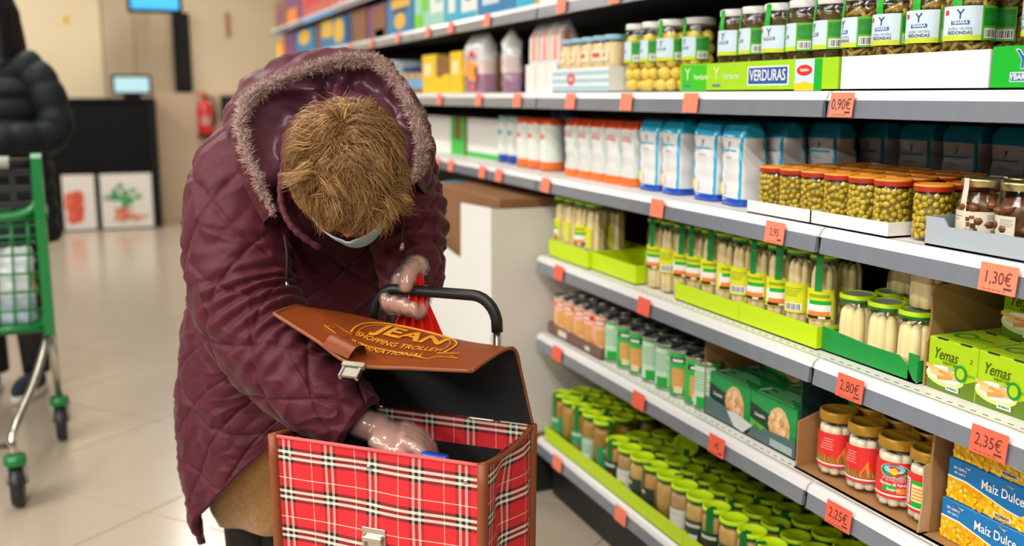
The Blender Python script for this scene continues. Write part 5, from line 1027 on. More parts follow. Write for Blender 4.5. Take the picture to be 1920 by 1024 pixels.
# legs' tights, skirt, shoes
TI_ = mat('#121013', .7, key='tights'); SK_ = mat('#a17a44', .95, var=.35, scale=130, bump=.9, bscale=260, key='boucle_skirt', sheen=.5)
for px, dd in ((465, 2.05), (512, 2.06)):
    b = MB(); b.tube(crom([gl(px, .60, dd), gl(px, .46, dd-.01), gl(px, .28, dd+.01), gl(px, .05, dd+.01)], 18), [q+.003 for q in crom(np.array([[.073], [.056], [.049], [.038]]), 18)[:, 0]], TI_, 18); wpart('stocking', b)
    b = MB(); p = gl(px, .045, dd); b.ell(p+TC*.05, (.042, .125, .044), mat('#1b1817', .4, key='shoe_leather'), 18, 10, Matrix(((RT[0], TC[0], 0), (RT[1], TC[1], 0), (0, 0, 1))).to_4x4()); b.box(0, .001, 0, .001, 0, .001, TI_)
    b.v = [(x, y, max(z, .0005)) for x, y, z in b.v[:-8]]; b.f = b.f[:-6]; b.m = b.m[:-6]; b.s = b.s[:-6]; wpart('shoe', b)
ns, nt = 60, 160; C0 = [gl(508, .80, 2.05), gl(508, .60, 2.05), gl(508, .44, 2.045), gl(508, .390, 2.04)]; Cc = crom(C0, ns); G = np.zeros((ns, nt, 3)); th = np.linspace(0, 2*math.pi, nt, endpoint=False)
for i in range(ns):
    w = .150-.045*(i/ns)**1.5; G[i] = Cc[i]+(np.cos(th)*w)[:, None]*RT+(np.sin(th)*(w*.95))[:, None]*TC
N_ = orient(grid_normals(G, True), G); tt = np.linspace(0, 1, ns)[:, None]; G += N_*(.008*np.sin(th*5+1)[None, :]*tt+wrinkle(G, np.ones((ns, nt)), .004, (40, 40, 40)))[:, :, None]
b = MB(); b.add(G.reshape(-1, 3), grid_faces(ns, nt, True), SK_, True); b.add((G[-20:]-N_[-20:]*.006).reshape(-1, 3), [f[::-1] for f in grid_faces(20, nt, True)], SK_, True); wpart('skirt', b)
# hood: rim, satin inside, quilted outside, fur
rim = [(514, 400, 1.70), (487, 345, 1.71), (464, 288, 1.74), (452, 238, 1.77), (462, 198, 1.80), (492, 170, 1.83), (540, 146, 1.86), (600, 126, 1.88), (655, 113, 1.885), (702, 114, 1.875), (735, 142, 1.855), (764, 187, 1.825), (783, 235, 1.80), (794, 275, 1.775), (790, 308, 1.755), (777, 336, 1.74)]
nck = [(533, 402, 1.74), (529, 356, 1.755), (529, 315, 1.775), (540, 278, 1.795), (558, 246, 1.81), (582, 221, 1.825), (612, 201, 1.84), (642, 190, 1.85), (676, 190, 1.85), (706, 201, 1.845), (731, 226, 1.835), (750, 262, 1.82), (760, 300, 1.81), (762, 330, 1.80), (757, 360, 1.80), (747, 390, 1.80)]
out = [(492, 428, 1.80), (450, 385, 1.83), (428, 312, 1.865), (424, 245, 1.90), (440, 192, 1.935), (472, 148, 1.96), (530, 112, 1.97), (600, 100, 1.97), (658, 101, 1.965), (710, 113, 1.94), (748, 148, 1.91), (782, 198, 1.88), (800, 246, 1.855), (808, 286, 1.835), (802, 330, 1.815), (788, 362, 1.80)]
M_ = 150; Rm, Nk, Ou = [crom([at(*p) for p in l], M_) for l in (rim, nck, out)]
def strip(curves, n): 
    G = np.zeros((n, M_, 3))
    for j in range(M_): G[:, j] = crom([c[j] for c in curves], n)
    return G
x_ = np.linspace(0, 1, M_)[None, :]
lo_ = Rm*.62+Nk*.38+FH*.030; lo2 = Rm*.28+Nk*.72+FH*.035
G = strip([Rm, lo_, lo2, Nk, Nk+FH*.05-UPV*.02], 50); N_ = grid_normals(G); N_ = N_ if (N_[20, 75] @ TC) > 0 else -N_; t_ = np.linspace(0, 1, 50)[:, None]
G += np.clip((.80-t_)/.35, 0, 1)[:, :, None]*N_*((.017*np.sin(x_*58+3.0*np.sin(t_*4+x_*9))*np.sin(np.pi*np.clip(t_*1.15, 0, 1))*(.55+.45*np.sin(x_*17+1)))+.010*np.sin(x_*23-5*t_)*np.sin(np.pi*np.clip(t_, 0, 1)))[:, :, None]
b = MB(); b.add(G.reshape(-1, 3), grid_faces(50, M_), LINE, True); hood = wpart('hood', b, coat)
Ctr = at(610, 300, 2.0); G = strip([Rm, Rm*.5+Ou*.5+TC*.006, Ou, Ou*.72+Ctr*.28+FH*.02, Ou*.4+Ctr*.6], 60); N_ = grid_normals(G); N_ = N_ if (N_[25, 75] @ UPV) > 0 else -N_
sx_ = np.broadcast_to(np.linspace(0, .95, M_)[None, :], (60, M_)); sy_ = np.broadcast_to(np.linspace(0, .28, 60)[:, None], (60, M_)); q, da = quilt(sx_, sy_, .15, .006)
G += N_*(q*np.clip(np.linspace(0, 6, 60), 0, 1)[:, None]+wrinkle(G, da, .006))[:, :, None]
b = MB(); b.add(G.reshape(-1, 3), grid_faces(60, M_), COAT, True); wpart('hood_shell', b, hood)
b = MB(); pc = crom([at(*p) for p in [(645, 196, 1.84), (620, 200, 1.81), (590, 212, 1.78), (558, 238, 1.745), (538, 285, 1.725), (527, 335, 1.71), (527, 380, 1.695), (540, 415, 1.68), (562, 440, 1.675), (600, 466, 1.68)]], 70); b.tube(pc, [.0052+.0009*math.sin(i*1.7) for i in range(70)], COAT, 8); wpart('collar_piping', b, hood)
b = MB(); G = strip([np.array([crom([at(*p) for p in [(645, 196, 1.84), (590, 212, 1.78), (538, 285, 1.725), (527, 380, 1.695), (562, 440, 1.675), (600, 466, 1.68)]], M_)[j] for j in range(M_)]), np.array([crom([at(*p) for p in [(670, 215, 1.87), (610, 225, 1.85), (560, 290, 1.80), (545, 380, 1.79), (590, 450, 1.78), (620, 480, 1.77)]], M_)[j] for j in range(M_)])], 6)
b.add(G.reshape(-1, 3), grid_faces(6, M_), LINE, True); wpart('collar', b, hood)
def strands(roots, dirs, lens, width, curl, ms, rg, seg=4, grav=0.0, clump=None, wave=None, hug=None):
    """tapered three-sided hairs with a curl; all in one mesh"""
    n = len(roots); P_ = np.zeros((n, seg+1, 3)); P_[:, 0] = roots; d = dirs.copy(); ax = rg.normal(size=(n, 3)) if clump is None else clump
    ax /= np.linalg.norm(ax, axis=1, keepdims=True)
    for k in range(seg):
        cu = curl if wave is None else curl*np.sin(wave+k*.85)
        if hug is not None: q = P_[:, k]-hug; q /= np.linalg.norm(q, axis=1, keepdims=True); d = d-q*(.16*np.clip((d*q).sum(1)+.05*k, 0, 1))[:, None]
        d = d+np.cross(ax, d)*cu[:, None]+np.array([0, 0, -grav]); d /= np.linalg.norm(d, axis=1, keepdims=True); P_[:, k+1] = P_[:, k]+d*(lens/seg)[:, None]
    tn = np.gradient(P_, axis=1); tn /= np.linalg.norm(tn, axis=2, keepdims=True)+1e-9; a = np.cross(tn, np.array([.3, .5, .8])); a /= np.linalg.norm(a, axis=2, keepdims=True)+1e-9; c = np.cross(tn, a)
    wd = width*np.linspace(1, .25, seg+1)[None, :, None]; V = np.stack([P_+wd*(math.cos(x)*a+math.sin(x)*c) for x in (0, 2.094, 4.189)], 2).reshape(n*(seg+1)*3, 3)
    base = (np.arange(n)*(seg+1)*3)[:, None, None, None]; kk = (np.arange(seg)*3)[None, :, None, None]; jj = np.array([[0, 1, 4, 3], [1, 2, 5, 4], [2, 0, 3, 5]])[None, None]
    F_ = (base+kk+jj).reshape(-1, 4); mi = np.repeat(rg.integers(0, len(ms), n), seg*3)
    me = bpy.data.meshes.new('strands'); me.vertices.add(len(V)); me.vertices.foreach_set('co', (V-W0).astype(np.float32).ravel()); me.loops.add(F_.size); me.loops.foreach_set('vertex_index', F_.ravel().astype(np.int32)); me.polygons.add(len(F_)); me.polygons.foreach_set('loop_start', (np.arange(len(F_))*4).astype(np.int32))
    for m in ms: me.materials.append(m)
    me.polygons.foreach_set('material_index', mi.astype(np.int32)); me.update(calc_edges=True); me.polygons.foreach_set('use_smooth', [True]*len(F_)); return me
rg = np.random.default_rng(5)
FURM = [mat(c, .8, key='fur'+c, sheen=.3) for c in ('#b0907e', '#80595c', '#e6cfb8', '#5c3840', '#cbab98')]
b = MB(); b.tube(Rm, [.0085*min(1, .35+4*min(i, M_-1-i)/M_) for i in range(M_)], FURM[1], 10); fur = wpart('fur_trim', b, hood)
nf = 9000; ci = rg.integers(0, 520, nf); cpos = rg.uniform(0, M_-1.01, 520); ii = np.clip(cpos[ci]+rg.normal(0, .8, nf), 0, M_-1.01); lo = ii.astype(int); fr = (ii-lo)[:, None]; root = Rm[lo]*(1-fr)+Rm[np.minimum(lo+1, M_-1)]*fr
cd_ = rg.normal(size=(520, 3)); cd_ += TC*.5+UPV*.2; cd_ /= np.linalg.norm(cd_, axis=1, keepdims=True); dr = cd_[ci]+rg.normal(0, .33, (nf, 3)); dr /= np.linalg.norm(dr, axis=1, keepdims=True)
tp_ = np.clip(.4+5*np.minimum(ii, M_-1-ii)/M_, 0, 1)
obj('fur_strands', strands(root+dr*.004, dr, rg.uniform(.010, .019, nf)*tp_, .0006, rg.uniform(.05, .55, nf), FURM, rg, 4, clump=rg.normal(size=(520, 3))[ci]), fur, kind='stuff')
# hair
HAIR = [mat(c, .42, key='hair'+c, spec=.5, var=.12) for c in ('#94693a', '#6e4a24', '#b48a52', '#80582e', '#caa268')]
b = MB(); E_ = (.082, .099, .097); nu, nv = 44, 26; v = []; f = []
hc = HC+HU*.014-HF*.008
for j in range(nv+1):
    t = math.pi*.74*j/nv
    for i in range(nu):
        a = 2*math.pi*i/nu; fw = math.cos(a); tm = t*(.66 if fw > 0 else 1.0)**(max(fw, 0)); n_ = 1+.05*mnoise.noise((3*math.sin(t)*math.cos(a), 3*math.sin(t)*math.sin(a), 3*math.cos(t)))
        v.append(hc+n_*(RT*E_[0]*math.sin(tm)*math.sin(a)+HF*E_[1]*math.sin(tm)*math.cos(a)+HU*E_[2]*math.cos(tm)))
b.add(v, grid_faces(nv+1, nu, True), mat('#4a3118', .95, spec=.1, key='hair_base'), True); hair = wpart('hair', b)
nh = 16000; nc = 330
def scalp(n):
    out = []
    while len(out) < n:
        d = rg.normal(size=3); d /= np.linalg.norm(d)
        x, f_, u = d; lim = -.36 if f_ < 0 else -.36+.46*f_   # forehead stays free
        if u > lim: out.append(d)
    return np.array(out)
cs = scalp(nc); ci = rg.integers(0, nc, nh); dl = cs[ci]+rg.normal(0, .085, (nh, 3)); dl /= np.linalg.norm(dl, axis=1, keepdims=True)
crown = np.array([.05, -.35, .93]); tl = dl-crown[None, :]; tl -= dl*(tl*dl).sum(1)[:, None]; tl /= np.linalg.norm(tl, axis=1, keepdims=True)+1e-6
cn = rg.normal(0, .55, (nc, 3)); nrm = dl; wild = np.clip(.5+.9*(dl[:, 2]*.3+dl[:, 1]), .25, 1.2)[:, None]
tl += (rg.normal(0, .9, (nc, 3))[ci])*np.exp(-((dl-crown)**2).sum(1)/.12)[:, None]
fld = np.array([[mnoise.noise((q[0]*2.6+k*7, q[1]*2.6, q[2]*2.6)) for k in range(3)] for q in cs])[ci]
di = tl*1.0+nrm*.30+fld*1.5*wild+cn[ci]*.40+rg.normal(0, .05, (nh, 3)); di /= np.linalg.norm(di, axis=1, keepdims=True)
Bs = np.stack([RT, HF, HU]); rootw = hc+(dl*np.array(E_)*.985) @ Bs; dw = di @ Bs; cax = (cs @ Bs)*.9+rg.normal(0, .5, (nc, 3))
obj('hair_strands', strands(rootw, dw, rg.uniform(.040, .062, nh), .0006, (rg.uniform(.35, .75, nc)*rg.choice([-1, 1], nc))[ci]*rg.uniform(.94, 1.06, nh), HAIR, rg, 9, .05, clump=cax[ci], wave=rg.uniform(0, 6.28, nc)[ci], hug=hc), hair, kind='stuff')
# mask, eyes
MSK = mat('#8fc6d6', .7, var=.05, bump=.2, key='mask_blue'); b = MB(); v = []; n1, n2 = 16, 22
for j in range(n1):
    for i in range(n2):
        x = (i/(n2-1)-.5)*2; y = j/(n1-1); u = -.024-.080*y+.010*x*x; hw = .062-.012*y; f_ = (.108-.002*math.cos(y*9)-.016*y)*math.sqrt(max(0, 1-(.80*x)**2))+.004*math.exp(-(x/.12)**2)*(1-y)
        v.append(hp(x*hw, f_, u))
b.add(v, grid_faces(n1, n2), MSK, True); mask = wpart('face_mask', b); b = MB(); b.tube(v[:n2], .0016, mat('#dfe9ee', .7, key='mask_edge'), 6); wpart('mask_edge', b, mask)
for sx in (-1, 1):
    b = MB(); b.tube(crom([hp(sx*.066, .050, -.03), hp(sx*.078, .02, -.012), hp(sx*.082, -.014, .006), hp(sx*.078, -.022, -.02)], 12), .0014, mat('#e9eef0', .7, key='ear_loop'), 6); wpart('ear_loop', b, mask)
    b = MB(); b.ell(hp(sx*.031, .078, -.002), (.012, .012, .012), mat('#efe9e2', .25, key='eye_white'), 12, 8); b.ell(hp(sx*.031, .0875, -.003), (.0055, .004, .0055), mat('#3b2618', .2, key='iris'), 10, 6, HM); wpart('eye', b)
# draw cords with metal ends
for pts in ([(533, 440, 1.745), (538, 480, 1.735), (537, 528, 1.735)], [(760, 380, 1.77), (756, 420, 1.755), (753, 455, 1.755)]):
    b = MB(); c_ = crom([at(*p) for p in pts], 12); b.tube(c_, .0022, mat('#3d1322', .6, key='cord'), 6); cord = wpart('draw_cord', b, coat); b = MB(); b.tube([c_[-1], c_[-1]-UPV*.014], .0048, CHR, 10); wpart('cord_end', b, cord)
# red carrier bag hanging from the hand
RB = mat('#e3261a', .32, var=.15, scale=25, key='red_plastic', coat=.3, bump=.3, bscale=60); rb = thing('carrier_bag', 'red plastic carrier bag hanging from the gloved hand on the handle', 'carrier bag', tuple(o2(bar(775))))
R0 = np.array(rb.location)
for pts, w, nm in (([bpt(783, -.030, .005), bpt(786, .012, .004), bpt(800, .060, .010), bpt(812, .105, .016), bpt(815, .17, .02)], (.010, .016, .022, .028, .034), 'strap'), ([bpt(770, .030, .02), bpt(762, .065, .018), bpt(762, .105, .02), bpt(770, .17, .02)], (.012, .022, .027, .034), 'strap')):
    cv = crom(pts, 40); wv = crom(np.array([[q] for q in w]), 40)[:, 0]; V = []; n2 = 26
    for i in range(40):
        for j in range(n2):
            x = (j/(n2-1)-.5)*2; V.append(cv[i]+RT*x*wv[i]+FH*(.0055*math.sin(x*9+i*.05)+.003*math.sin(x*17+i*.12))-R0)
    b = MB(); b.add(V, grid_faces(40, n2), RB, True); obj(nm, b, rb)
b = MB(); V = []
for i in range(30):
    for j in range(60):
        t = i/29; a = j/60*2*math.pi; w = .035+.07*math.sin(min(1, t*1.3)*math.pi/2)*(1 if t < .9 else (1-t)*10*.9+.1); c = bpt(790, .15+.22*t, .035); V.append(c+RT*w*math.cos(a)*.9+FH*w*.42*math.sin(a)+RT*.005*math.sin(9*a+5*t)-R0)
b.add(V, grid_faces(30, 60, True), RB, True); obj('bag_body', b, rb)
# ---------------------------------------------------------------- far end of the shop
t = thing('service_counter', 'black service counter with two food posters at the far end', 'counter', (-.2, 10.35, 0)); CBK = mat('#0a0a0b', .6, spec=.15, key='counter_black')
b = MB(); b.box(-1.4, .52, 0, .55, 0, 1.20, CBK, .004); obj('body', b, t); b = MB(); b.box(-1.42, .60, -.02, .57, 1.20, 1.24, CBK, .006); obj('worktop', b, t); b = MB(); b.box(.52, .60, -.02, .55, 0, 1.20, mat('#101011', .3, spec=.3, key='gloss_black'), .004); obj('end_post', b, t)
for i, (x0, x1) in enumerate(((-.27, .01), (.06, .52))):
    p = obj('poster', MB().box(x0, x1, -.012, 0, .015, .53, mat('#d8d4ce', .5, key='poster_white'), .002), t); k = MB(); g = random.Random(i); cx = (x0+x1)/2
    if i: 
        for q in range(26): k.disc(cx+g.gauss(-.02, .06), .31+g.gauss(0, .04), .030, .026, -.0125-.0002*q, mat(g.choice(['#4f9a5a', '#3c8450', '#79b877']), .5, key='leafp%d' % (q % 3)), 8)
        for q in range(9): a = g.uniform(-.3, .5); x, z = cx+.02+g.gauss(0, .05), .14+g.gauss(0, .03); k.pg([(x-.08*math.cos(a), z-.08*math.sin(a)-.02), (x+.09*math.cos(a), z+.09*math.sin(a)), (x-.08*math.cos(a), z-.08*math.sin(a)+.02)], -.018-.0002*q, mat(('#d97a54', '#c96646')[q % 2], .5, key='carrotp%d' % (q % 2)))
    else:
        for q in range(12): k.disc(cx-.06+g.uniform(-.05, .06), .12+.018*q+g.uniform(-.03, .03), .055, .06, -.0125-.0003*q, mat(('#d9664a', '#c85038')[q % 2], .5, key='tomp%d' % (q % 2)), 9)
    obj('print', k, p)
t = thing('till_screen', 'small pale blue till screen standing on the black counter', 'screen', (.20, 10.50, 1.2405)); b = MB(); b.box(-.18, .18, 0, .04, .03, .22, CBK, .006); obj('housing', b, t); b = MB(); b.box(-.155, .155, -.002, 0, .055, .195, emat('#9fc4cf', .55, 'screen_pale')); obj('display', b, t); b = MB(); b.box(-.08, .08, 0, .1, 0, .035, CBK, .004); obj('stand', b, t)
t = thing('ceiling_monitor', 'wide blue monitor hanging from the ceiling above the counter', 'screen', (.44, 10.2, 2.02)); b = MB(); b.box(-.24, .24, 0, .06, 0, .28, CBK, .006); obj('housing', b, t); b = MB(); b.box(-.21, .21, -.002, 0, .03, .26, emat('#2a94cc', .7, 'screen_blue')); obj('display', b, t); b = MB(); b.tube([(0, .03, .28), (0, .03, 1.079)], .02, CBK, 10); obj('mount', b, t)
PANB = mat('#b9a68a', .6, var=.06, scale=3, key='panel_beige'); PANP = mat('#c7b095', .6, var=.05, scale=2, key='panel_pink')
b = MB(); b.box(-.9, -.04, 10.97, 11.0, 0, 3.1, mat('#dccba8', .6, var=.03, key='panel_cream'), .004); struct('trim_1', b)
for i, (x0, x1) in enumerate(((-.03, .26), (.265, .60))): b = MB(); b.box(x0, x1, 10.955, 11.0, 0, 3.1, PANB, .005); struct('trim_%d' % (i+2), b)
b = MB(); b.box(.42, 1.45, 10.90, 11.0, 0, 1.29, PANP, .006); struct('trim_4', b)
t = thing('loudspeaker_column', 'tall black loudspeaker column on the cream wall', 'loudspeaker', (.705, 10.99, 1.30)); b = MB(); b.box(-.08, .08, -.10, 0, 0, .78, CBK, .008); obj('cabinet', b, t); b = MB(); b.box(-.065, .065, -.104, -.10, .03, .75, mat('#050505', .8, bump=.5, bscale=400, key='grille'), .001); obj('grille', b, t)
t = thing('fire_extinguisher', 'red fire extinguisher hanging on the far wall', 'fire extinguisher', (.885, 10.80, .84)); EXR = mat('#c8201c', .3, coat=.4, key='ext_red')
obj('cylinder', MB().lathe([(.001, 0), (.07, .005), (.078, .03), (.078, .30), (.065, .345), (.03, .37), (.028, .39)], EXR, 24), t); obj('label', MB().arc(.079, .13, .22, -35, 35, mat('#b88a84', .5, key='ext_label'), 8), t); obj('base_ring', MB().lathe([(.079, 0), (.081, .0), (.081, .04), (.079, .04)], CBK, 24), t)
b = MB(); b.box(-.02, .02, -.02, .02, .39, .42, CBK, .003); b.box(-.09, .03, -.012, .012, .42, .435, EXR, .003); b.box(-.08, .03, -.012, .012, .45, .462, EXR, .003); obj('valve', b, t, kind='stuff'); obj('hose', MB().tube(crom([(.02, -.02, .41), (.09, -.03, .38), (.10, -.04, .25), (.085, -.05, .12)], 14), .011, CBK, 8), t); obj('bracket', MB().box(-.03, .03, .07, .099, .2, .26, CBK, .002), t)
t = thing('wall_box', 'black rectangular box on the far wall beside the extinguisher', 'box', (1.20, 10.90, 1.01)); b = MB(); b.box(-.15, .15, -.07, 0, 0, .25, CBK, .006); obj('case', b, t); b = MB(); b.box(-.12, .12, -.075, -.07, .04, .21, mat('#26262a', .4, key='panel_dark'), .002); obj('front_plate', b, t)
t = thing('warning_sign', 'small yellow warning triangle sign on the cream wall', 'sign', (-.35, 10.968, 1.955)); b = MB(); b.prism([(-.05, 0), (.05, 0), (0, .09)], -.004, 0, mat('#e8c41a', .5, key='sign_yellow')); obj('plate', b, t); b = MB(); b.prism([(-.006, .022), (.012, .022), (.004, .04), (.012, .04), (-.004, .066), (.0, .046), (-.010, .046)], -.006, -.004, BLACK); obj('print', b, t)
b = MB(); b.prism([(1.15, 1.86), (1.19, 1.86), (1.19, 2.1), (1.15, 2.1)], 10.98, 11, mat('#a86a4a', .5, key='notice')); o = obj('wall_notice', b); tag(o, 'narrow brown notice on the far wall beside the shelves', 'notice')
# ---------------------------------------------------------------- shopping cart
CG = mat('#0a7434', .35, var=.06, key='cart_green', coat=.2); CK = mat('#1c1f20', .45, key='cart_black'); cart = thing('shopping_cart', 'green plastic shopping cart on chrome legs at the left edge', 'shopping cart', (-.56, 3.66, 0))
def cpart(name, b, par=cart, **k): b.v = [(x+.56, y-3.66, z) for x, y, z in b.v]; return obj(name, b, par, **k)
ZL, ZT = .47, .86; corner = dict(fr=(-.235, 3.80), rr=(-.255, 4.12), fl=(-.80, 3.80), rl=(-.78, 4.12))
def lattice(p, q, name, nv, nh, rise=0.0):
    p = np.array([*p, 0.]); q = np.array([*q, 0.]); b = MB(); L_ = np.linalg.norm(q-p); cx = np.array([-.52, 3.96, 0])
    P_ = lambda s, z: (lambda w: w+(cx-w)*.10*(1-(z-ZL)/(ZT-ZL)))(p+(q-p)*s)+UPV*(z+rise*s)
    for i in range(nv+1): s = i/nv; b.tube([P_(s, z) for z in np.linspace(ZL, ZT, 5)], .0045, CG, 6)
    for j in range(nh+1): z = ZL+(ZT-ZL)*j/nh; b.tube([P_(s, z) for s in np.linspace(0, 1, 5)], .0045 if 0 < j < nh else .014, CG, 8)
    return cpart(name, b, kind='stuff')
lattice(corner['rr'], corner['fr'], 'basket_side', 6, 6); lattice(corner['fr'], corner['fl'], 'basket_front', 11, 6); lattice(corner['fl'], corner['rl'], 'basket_side', 6, 6); lattice(corner['rl'], corner['rr'], 'basket_back', 9, 6)
b = MB(); b.add([(-.265, 3.82, ZL), (-.285, 4.10, ZL), (-.75, 4.10, ZL), (-.77, 3.82, ZL)]+[(-.265, 3.82, ZL-.02), (-.285, 4.10, ZL-.02), (-.75, 4.10, ZL-.02), (-.77, 3.82, ZL-.02)], [(0, 1, 2, 3)[::-1], (4, 5, 6, 7), (0, 4, 5, 1), (1, 5, 6, 2), (2, 6, 7, 3), (3, 7, 4, 0)], CG); cpart('basket_floor', b)
for sx, x in ((1, -.225), (-1, -.81)):
    b = MB(); pr = [(0, .45), (.055, .45), (.055, .90), (.045, 1.06), (.020, 1.075), (0, 1.06), (-.004, .86)]; n = len(pr)
    b.add([(x-sx*(.005-q*.0), 3.775+q, z) for q, z in pr]+[(x-sx*.038, 3.775+q, z) for q, z in pr], [tuple(range(n)), tuple(range(2*n-1, n-1, -1))]+[(i, n+i, n+(i+1) % n, (i+1) % n) for i in range(n)], CG); cpart('rear_post', b)
    b = MB(); b.tube(crom([(x-sx*.02, 3.79, .93), (x-sx*.05, 3.785, .885), (x-sx*.12, 3.785, .865), (x-sx*.29, 3.785, .862)], 14), .015, CG, 10); cpart('top_rail', b)
b = MB(); b.tube([(-.25, 3.795, 1.045), (-.79, 3.795, 1.045)], .015, CK, 12); cpart('handle_bar', b); b = MB(); b.tube([(-.33, 3.793, 1.047), (-.72, 3.793, 1.047)], .020, mat('#c9ccc9', .4, key='handle_sleeve'), 12); cpart('handle_sleeve', b)
b = MB()
for z in (.90, .955, 1.01): b.box(-.78, -.255, 3.815, 3.835, z-.010, z+.010, CK)
for x in np.linspace(-.77, -.265, 9): b.box(x-.008, x+.008, 3.816, 3.834, .875, 1.03, CK)
cpart('child_seat', b, kind='stuff')
for sx, xr, xf in ((1, -.245, -.345), (-1, -.79, -.72)):
    b = MB(); b.tube(crom([(xr-sx*.01, 3.83, .47), (xr-sx*.015, 3.80, .43), (xr-sx*.05, 3.60, .33), (xf, 3.36, .24), (xf, 3.345, .155)], 24), .0135, CHR, 12); cpart('leg', b)
    b = MB(); b.tube([(xr, 3.86, .47), (xr, 3.96, .18)], .0125, CHR, 12); cpart('leg', b)
    for (x, y) in ((xf, 3.345), (xr, 3.97)):
        b = MB(); b.lathe([(.001, .175), (.032, .172), (.034, .15), (.030, .14), (.001, .139)], CG, 16, (x, y)); w = cpart('caster', b); b = MB()
        k = MB(); k.lathe([(.014, -.015), (.046, -.019), (.068, -.017), (.0715, 0), (.068, .017), (.046, .019), (.014, .015)], CK, 24); b.add([(x+z_, y+.022+a, .072+c) for a, c, z_ in k.v], k.f, CK, True); b.v = [(q[0]+.56, q[1]-3.66, q[2]) for q in b.v]; obj('wheel', b, w); b = MB()
        for s in (-.024, .024): b.tube([(x+s+.56, y-3.66, .145), (x+s+.56, y+.022-3.66, .072)], .009, mat('#b9bcb9', .35, .7, key='fork'), 8)
        obj('fork', b, w, kind='stuff')
b = MB(); b.tube([(-.345, 3.36, .20), (-.79, 3.36, .20)], .009, CHR, 10); cpart('cross_bar', b)
for i, (x, y, z, c1, c2, lab, sc) in enumerate(((-.36, 3.93, .4705, '#dfe6ea', '#b8c8d8', 'pale plastic grocery bag in the cart', 1.5), (-.37, 4.03, .4705, '#b9c832', '#e2b02a', 'yellow green grocery pack in the cart', 1.1), (-.52, 3.90, .4705, '#c24a30', '#e08a3a', 'red and orange grocery pack in the cart', 1.0), (-.52, 4.03, .4705, '#d9862c', '#3d7a3a', 'orange snack pack in the cart', .9), (-.66, 3.96, .4705, '#e6e2d4', '#9ab8d0', 'white grocery pack in the cart', 1.2))):
    m1, m2 = mat(c1, .35, var=.2, scale=30, key='cg'+c1, coat=.3), mat(c2, .35, var=.2, key='cg'+c2)
    o = obj('grocery_pack', pouch(.13, .08, .18*sc, lambda t, a: m1 if t > .35 else m2, seed=i+30, crease=.006), None, (x, y, z), (0, 0, .5*i)); tag(o, lab, 'grocery pack', 'groceries in the cart')
# ---------------------------------------------------------------- person behind the cart
JK = mat('#0b141a', .62, var=.1, key='navy_puffer', spec=.3); HB = mat('#050506', .5, spec=.25, key='black_hair'); per = thing('person', 'person with long black hair in a dark puffer coat behind the green cart', 'person', tuple(o2(at(4, 700, 4.25)))); W0 = np.array(per.location)
def ppart(name, b, par=None, **k): return wpart(name, b, par or per, **k)
cx0 = at(-2, 400, 4.25)[:2]
def pp(x, y, z): return np.array([cx0[0], cx0[1], 0])+RT*x+FH*y+UPV*z      # x to the right, y away, z up
b = MB()
b.ell(pp(-.01, -.02, 1.60), (.075, .095, .115), SKIN, 22, 16); b.ell(pp(.03, -.09, 1.585), (.014, .022, .022), SKIN, 10, 8); b.ell(pp(0, -.04, 1.53), (.055, .06, .06), SKIN, 14, 10)
b.tube([pp(0, 0, 1.56), pp(0, .01, 1.40)], [.05, .06], SKIN, 14); b.tube([pp(0, .01, 1.40), pp(0, .02, 1.2), pp(0, .02, .92)], [.12, .14, .14], SKIN, 18)
for sx in (-1, 1):
    b.tube(crom([pp(sx*.12, .01, 1.38), pp(sx*.22, 0, 1.25), pp(sx*.24, -.03, 1.08), pp(sx*.15, -.22, 1.08), pp(sx*.05, -.30, 1.10)], 18), crom(np.array([[.06], [.05], [.045], [.036], [.028]]), 18)[:, 0], SKIN, 12)
    b.ell(pp(sx*.02, -.33, 1.11), (.045, .05, .022), SKIN, 12, 8)
    for q in range(4): b.tube([pp(sx*.02+sx*(.02-.014*q), -.36, 1.11), pp(sx*.015-sx*.013*(q-1), -.40, 1.10), pp(sx*.0-sx*.010*(q-1), -.42, 1.075)], [.009, .0085, .007], SKIN, 8)
    b.tube([pp(sx*.05, -.33, 1.12), pp(sx*.03, -.37, 1.14), pp(sx*.01, -.39, 1.14)], [.011, .010, .008], SKIN, 8)
    b.tube(crom([pp(sx*.09, .02, .92), pp(sx*.09, .0, .50), pp(sx*.09, .03, .09)], 14), crom(np.array([[.085], [.06], [.038]]), 14)[:, 0], SKIN, 14)
b.v = [tuple(np.array(p)-W0) for p in b.v]; obj('body', remesh(b, .010, 2), per)
ns, nt = 110, 90; zs = np.linspace(1.43, .66, ns); G = np.zeros((ns, nt, 3)); th = np.linspace(0, 2*math.pi, nt, endpoint=False)
for i, z in enumerate(zs):
    t_ = i/(ns-1); w = np.interp(t_, [0, .06, .18, .5, 1], [.08, .16, .205, .215, .235]); d = w*.78
    pf = .014*abs(math.sin((z-.66)/.085*math.pi))**.6; G[i] = np.array([pp((w+pf)*math.cos(a), (d+pf)*math.sin(a), z) for a in th])
b = MB(); b.add(G.reshape(-1, 3), grid_faces(ns, nt, True), JK, True); b.f.append(list(range((ns-1)*nt, ns*nt))); b.m.append(0); b.s.append(False); pc_ = ppart('puffer_coat', b)
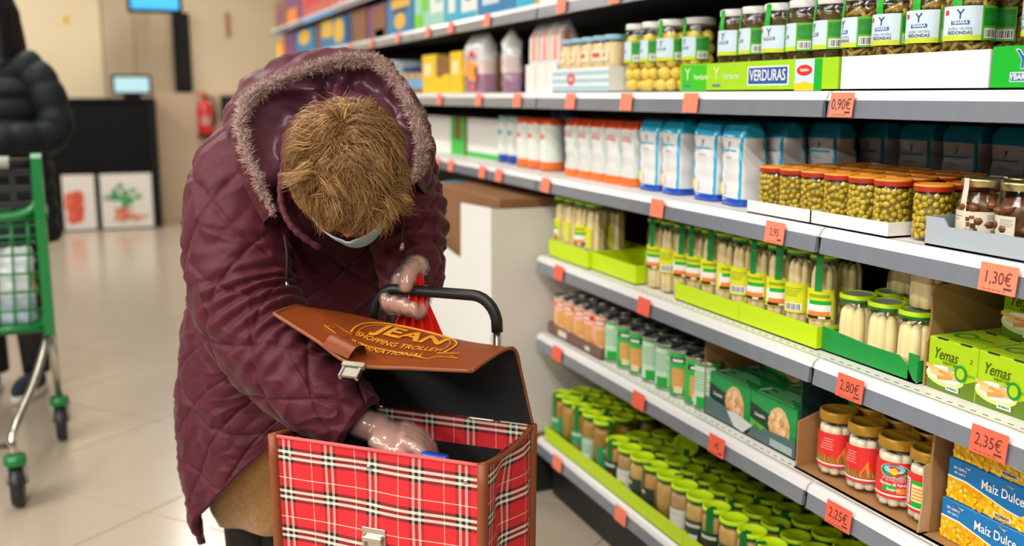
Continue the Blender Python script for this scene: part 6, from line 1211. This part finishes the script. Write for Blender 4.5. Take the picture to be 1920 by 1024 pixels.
for sx in (-1, 1):
    cv = crom([pp(sx*.13, .0, 1.40), pp(sx*.225, .0, 1.30), pp(sx*.27, -.03, 1.12), pp(sx*.17, -.22, 1.09), pp(sx*.07, -.30, 1.10)], 60); b = MB(); b.tube(cv, [(.075-.02*i/59)+.010*abs(math.sin(i/59*math.pi*8))**.6 for i in range(60)], JK, 18); ppart('sleeve', b, pc_)
    b = MB(); b.tube(crom([pp(sx*.09, .02, .90), pp(sx*.09, .0, .50), pp(sx*.09, .03, .085)], 18), [q+.008 for q in crom(np.array([[.088], [.062], [.048]]), 18)[:, 0]], TI_, 16); ppart('trouser_leg', b)
    sh = MB(); c = pp(sx*.10, -.03, .0); f_ = Matrix(((RT[0], TC[0], 0), (RT[1], TC[1], 0), (0, 0, 1))).to_4x4(); NV_ = mat('#1c2a44', .7, key='sneaker_navy'); WS = mat('#dcdad4', .6, key='sneaker_sole')
    sh.ell(c+UPV*.05+TC*.04, (.045, .135, .05), NV_, 18, 10, f_); sh.v = [(x, y, max(z, .03)) for x, y, z in sh.v]; so = ppart('sneaker', sh)
    k = MB(); k.lathe([(.9, .0005), (1, .004), (1, .030), (.9, .034)], WS, 24, caps=(True, True)); k.v = [tuple(c+TC*.04+RT*x*.048+TC*y*.138+UPV*z) for x, y, z in k.v]; ppart('sole', k, so); k = MB()
    for q in range(4): k.tube([c+TC*(.055+.02*q)+RT*x*.022+UPV*(.093-.008*q-.006*x*x) for x in (-1, 0, 1)], .004, WS, 6)
    ppart('laces', k, so, kind='stuff')
b = MB(); b.tube(crom([pp(.09, -.10, 1.38), pp(.0, -.15, 1.36), pp(-.09, -.10, 1.38), pp(-.12, .04, 1.43), pp(0, .13, 1.45), pp(.12, .04, 1.43), pp(.09, -.10, 1.38)], 40), .035, JK, 12); ppart('collar', b, pc_)
b = MB(); ns, nt = 40, 70; G = np.zeros((ns, nt, 3)); th = np.linspace(0, 2*math.pi, nt, endpoint=False)
for i in range(ns):
    t_ = i/(ns-1); z = 1.745-.46*t_; w = np.interp(t_, [0, .1, .3, .6, 1], [.02, .10, .135, .15, .16]); 
    for j, a in enumerate(th):
        face = math.exp(-(((a-1.5*math.pi+math.pi) % (2*math.pi)-math.pi)/.55)**2)*np.clip((t_-.16)*8, 0, 1)
        G[i, j] = pp((w+.004*math.sin(a*21+t_*4))*math.cos(a), (w*1.05+.004*math.sin(a*17))*math.sin(a)*(1-.55*face)+.01, z)
b.add(G.reshape(-1, 3), grid_faces(ns, nt, True), HB, True); ppart('hair', b)
b = MB(); b.ell(pp(-.005, -.085, 1.545), (.062, .045, .05), mat('#15161a', .7, key='dark_mask'), 16, 10); ppart('face_mask', b)
